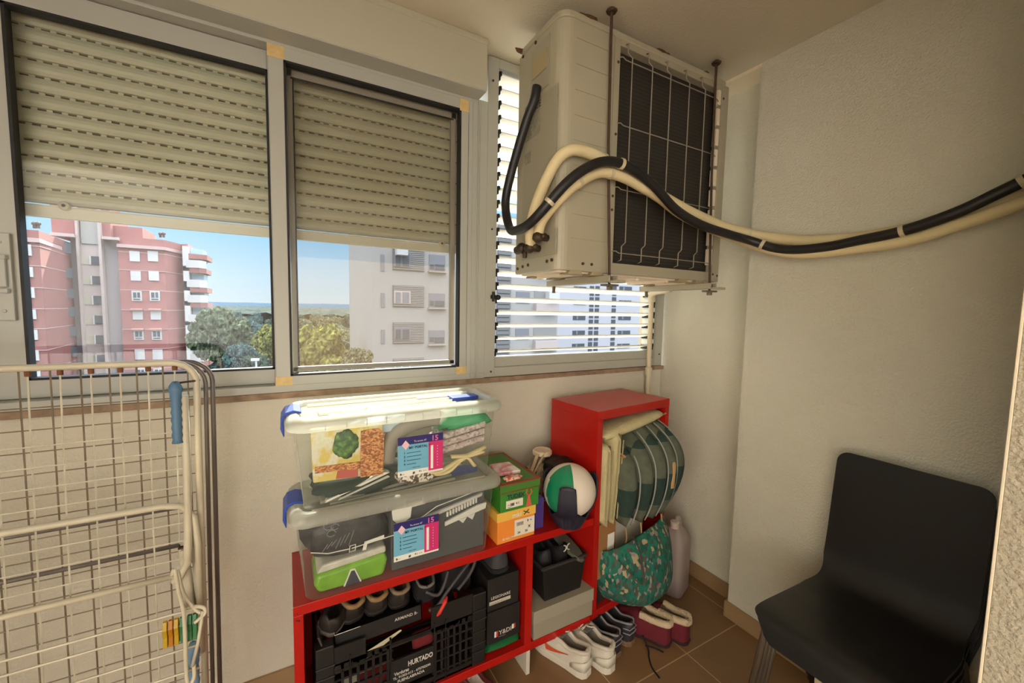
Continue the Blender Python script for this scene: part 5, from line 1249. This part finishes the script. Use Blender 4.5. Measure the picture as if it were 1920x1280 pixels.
M().box(.0, .042, -.001, 0, .205, .315).build('label', PAPER, g, local=True)
g = thing('book', 'thick book supporting the cardboard box inside the tall cabinet', 'book', T(.09, .005, .135), TA)
M().box(-.055, .05, .02, .18, 0, .129).build('cover', BRD, g, local=True)
g = thing('box', 'plain white box behind the patterned bag in the tall cabinet', 'box', T(.26, .04, .135), TA)
M().box(-.11, .12, 0, .17, 0, .335).build('carton', mat('carton_pale_grey', (190, 182, 166), .8), g, local=True, bevel=.002)
LEAFP = pattern('bag_leaf_print', [(.0, (20, 104, 84)), (.30, (16, 84, 70)), (.45, (66, 78, 64)), (.60, (172, 152, 118)), (.67, (28, 112, 96)), (.84, (84, 84, 74)), (.93, (140, 126, 124))], 85, 'voronoi', .8, stretch=(1, 1, .6))
g = thing('shopping_bag', 'teal shopping bag with pale leaf print hanging out of the tall cabinet', 'bag', T(.27, -.04, .14), TA)
P = lambda px, py, Y: TM.inverted() @ atY(px, py, Y)
def bp_(x, y, z): return Vector((x-.27, y+.04, z-.14))
bag = [[bp_(*p) for p in q] for q in (
    [(.04, .06, .375), (.065, -.02, .395), (.15, -.05, .425), (.28, -.06, .45), (.40, -.05, .465), (.455, .0, .455)],
    [(.035, .05, .335), (.05, -.06, .355), (.15, -.105, .39), (.28, -.115, .415), (.40, -.10, .425), (.46, -.04, .41)],
    [(.045, .05, .27), (.065, -.07, .265), (.17, -.135, .26), (.28, -.145, .26), (.405, -.13, .265), (.458, -.06, .27)],
    [(.06, .05, .20), (.09, -.065, .195), (.185, -.135, .185), (.285, -.14, .185), (.405, -.125, .19), (.456, -.06, .20)],
    [(.09, .05, .145), (.13, -.045, .14), (.205, -.125, .137), (.285, -.13, .14), (.40, -.115, .15), (.45, -.055, .16)],
    [(.11, .06, .14), (.15, -.02, .137), (.215, -.06, .136), (.285, -.06, .138), (.38, -.05, .148), (.42, .0, .158)])]
m = M(); w_ = 6
m.add([p for q in bag for p in q], [(j*w_+i, j*w_+i+1, (j+1)*w_+i+1, (j+1)*w_+i) for j in range(5) for i in range(5)])
m.build('body', LEAFP, g, local=True, smooth=True, sub=1, solid=.004)
M().tube(smoothpath([bag[0][2]+Vector((.02, -.01, .03)), bag[1][2]+Vector((0, -.012, .02)), bag[2][2]+Vector((-.03, -.01, .03)), bag[1][1]+Vector((.02, -.012, .03))], 5), .004, 6, flat=.5).build('strap', mat('strap_brown', (74, 58, 52), .8), g, local=True)

# ================================================================== JUG
g = thing('plastic_jug', 'large translucent grey jug standing on the tiles in the corner', 'jug', (1.700, 1.315, 0))
JUG = clear('jug_plastic', (206, 190, 184), .8, .4, (230, 220, 214), .3)
m = M(); rows = []
prof = [(.92, 0), (1, .012), (1, .25), (.96, .275), (.80, .30), (.50, .325), (.30, .335)]
for k, z in prof: rows.append([Vector((p[0], p[1], z)) for p in rrect(-.078*k, .078*k, -.062*k, .062*k, .035*k)])
n = len(rows[0]); m.add([p for q in rows for p in q], [(i*n+j, i*n+(j+1) % n, (i+1)*n+(j+1) % n, (i+1)*n+j) for i in range(len(rows)-1) for j in range(n)] + [tuple(range(n-1, -1, -1)), tuple(range((len(rows)-1)*n, len(rows)*n))])
m.build('body', JUG, g, local=True, smooth=True)
M().lathe([(.022, .332), (.022, .362), (.018, .365)], 16, (-.02, 0, 0)).build('cap', mat('cap_pale', (206, 190, 176), .5), g, local=True)
M().tube(smoothpath([(.0, 0, .335), (.02, 0, .365), (.05, 0, .345), (.066, 0, .30)], 5), .011, 8).build('handle', JUG, g, local=True, smooth=True)
g.rotation_euler = (0, 0, .35)

# ================================================================== CHAIR STACK
PLY = mat('chair_black_lacquer', (26, 25, 25), .38, spec=.5); LEGM = mat('chair_chrome', (150, 146, 138), .22, .9); EDGE = mat('chair_edge_ply', (72, 68, 63), .5)
def profile():
    """seat to back side view in (x forward negative, z)"""
    return smoothpath([(-.412, 0, -.026), (-.398, 0, -.006), (-.36, 0, .0), (-.25, 0, -.006), (-.12, 0, -.012), (-.03, 0, .0), (.012, 0, .05), (.03, 0, .13), (.045, 0, .26), (.060, 0, .385), (.066, 0, .425)], 6)
def chair(loc, label, first=None):
    if first: return copy_thing(first, loc, CH_RZ, label)
    r = thing('chair', label, 'chair', loc, CH_RZ, 'stacked black chairs')
    pr = profile()[:-6]; pr += [pr[-1].lerp(Vector((.066, 0, .425)), q) for q in (.3, .55, .75, .88, .96, 1)]; n = len(pr); W2 = .185; rows = []
    for i, p in enumerate(pr):
        t = i/(n-1); w = W2
        if t < .12: w = W2*(.80+.20*math.sin(PI/2*t/.12))
        dd = .425-p.z
        if p.x > 0 and dd < .035: w = W2-.035+math.sqrt(max(0, .035**2-(.035-dd)**2))
        if .42 < t < .62: w *= 1-.05*math.sin(PI*(t-.42)/.2)
        rows.append([p + Vector((-.006*math.sin(PI*.5*abs(2*j/12-1))*0, (2*j/12-1)*w, 0)) for j in range(13)])
    # rounded upper corners
    m = M(); m.add([q for row in rows for q in row], [(i*13+j, i*13+j+1, (i+1)*13+j+1, (i+1)*13+j) for i in range(n-1) for j in range(12)])
    o_ = m.build('shell', [PLY, EDGE], r, local=True, smooth=True, solid=.011, split=.6); o_.modifiers['solid'].material_offset_rim = 1; o_.modifiers['solid'].use_rim = True
    h = loc[2]
    for sx, x0, x1 in ((-1, -.33, -.40), (1, -.04, .015)):
        for s in (1, -1):
            M().tube([(x0+.03*sx*-1, s*.12, -.022), (x0, s*.165, -.026), (x0+(x1-x0)*.1, s*.176, -.05), (x1, s*.20, -CH_H)], .0105, 10).build('leg', LEGM, r, local=True, smooth=True)
    M().tube([(-.33, -.13, -.022), (-.33, .13, -.022)], .009, 8).tube([(-.06, -.13, -.024), (-.06, .13, -.024)], .009, 8).build('crossbar', LEGM, r, local=True)
    return r
CH_RZ = 0.0; CH_H = .416
base = Vector((1.692, .478, .416))
c0 = chair(tuple(base), 'bottom chair of the stack of black chairs by the right wall')
for i, lab in enumerate(('second chair from the bottom of the black chair stack', 'third chair from the bottom of the black chair stack, just under the top one', 'topmost black chair of the stack, its seat and backrest in full view')):
    chair(tuple(base + Vector((-.0165*(i+1), 0, .03*(i+1)))), lab, c0)

q = atZ(1527, 1264, .22)
g = thing('box', 'beige box on the floor underneath the stack of black chairs', 'box', (q.x+.09, q.y-.11, 0))
M().box(q.x, q.x+.2, q.y-.22, q.y, 0, .22).build('carton', mat('carton_beige', (196, 178, 140), .8), g, bevel=.003)
# ================================================================== LIGHT AND CAMERA
w = bpy.data.worlds.new('sky'); SC.world = w; w.use_nodes = True
n, l = w.node_tree.nodes, w.node_tree.links; bg = n['Background']
tc = n.new('ShaderNodeTexCoord'); sp = n.new('ShaderNodeSeparateXYZ'); rp = n.new('ShaderNodeValToRGB')
l.new(tc.outputs['Generated'], sp.inputs[0]); l.new(sp.outputs['Z'], rp.inputs[0]); l.new(rp.outputs[0], bg.inputs[0])
e = rp.color_ramp.elements
STR = 3.0
def sk(r, g, b, k=1.0):
    c = srgb(r, g, b); return tuple(x*k/STR for x in c[:3]) + (1,)
e[0].position = 0; e[0].color = sk(226, 242, 250); e[1].position = 1.0; e[1].color = sk(235, 240, 250, 8)
for p, c, k in ((.06, (205, 234, 252), 1.05), (.14, (165, 216, 250), 1.1), (.22, (150, 206, 248), 1.15), (.38, (210, 228, 250), 5)):
    q = e.new(p); q.color = sk(*c, k)
bg.inputs[1].default_value = STR
S = Vector((.09, .70, .72)).normalized()
sd = bpy.data.lights.new('sun', 'SUN'); sd.energy = 20.0; sd.angle = .009; sd.color = (1, .93, .80)
so = bpy.data.objects.new('sun', sd); C.objects.link(so); so.rotation_euler = S.to_track_quat('Z', 'Y').to_euler()
def area(name, loc, target, sx, sy_, e_, col):
    d = bpy.data.lights.new(name, 'AREA'); d.shape = 'RECTANGLE'; d.size = sx; d.size_y = sy_; d.energy = e_; d.color = col
    o = bpy.data.objects.new(name, d); C.objects.link(o); o.location = loc
    o.rotation_euler = (Vector(loc)-Vector(target)).to_track_quat('Z', 'Y').to_euler(); return o
area('living_room_fill', (-.9, -1.0, 1.25), (-2.6, -1.7, 1.15), 1.6, 1.6, 195, (.96, 1.0, 1.08))  # unseen fill lamp added behind the viewer, bounced off the left wall
area('living_room_fill_back', (-.9, -1.2, 1.25), (-.4, -2.7, 1.1), 1.6, 1.6, 75, (.96, 1.0, 1.08))  # second added fill lamp, bounced off the back wall
cd = bpy.data.cameras.new('camera'); cam = bpy.data.objects.new('camera', cd); C.objects.link(cam)
cd.sensor_fit = 'HORIZONTAL'; cd.sensor_width = 36; cd.lens = F*36/1920; cd.clip_start = .02; cd.clip_end = 30000
mw = Matrix((( RT.x, UP.x, -FW.x, CAM.x), (RT.y, UP.y, -FW.y, CAM.y), (RT.z, UP.z, -FW.z, CAM.z), (0, 0, 0, 1)))
cam.matrix_world = mw
SC.camera = cam
vs = SC.view_settings; vs.view_transform = 'Standard'; vs.look = 'None'; vs.exposure = 0; vs.gamma = 1; vs.use_curve_mapping = False
SC.cycles.use_denoising = True
SC.cycles.max_bounces = 10; SC.cycles.diffuse_bounces = 5; SC.cycles.transparent_max_bounces = 24; SC.cycles.caustics_reflective = False; SC.cycles.caustics_refractive = False
SC.cycles.sample_clamp_indirect = 12
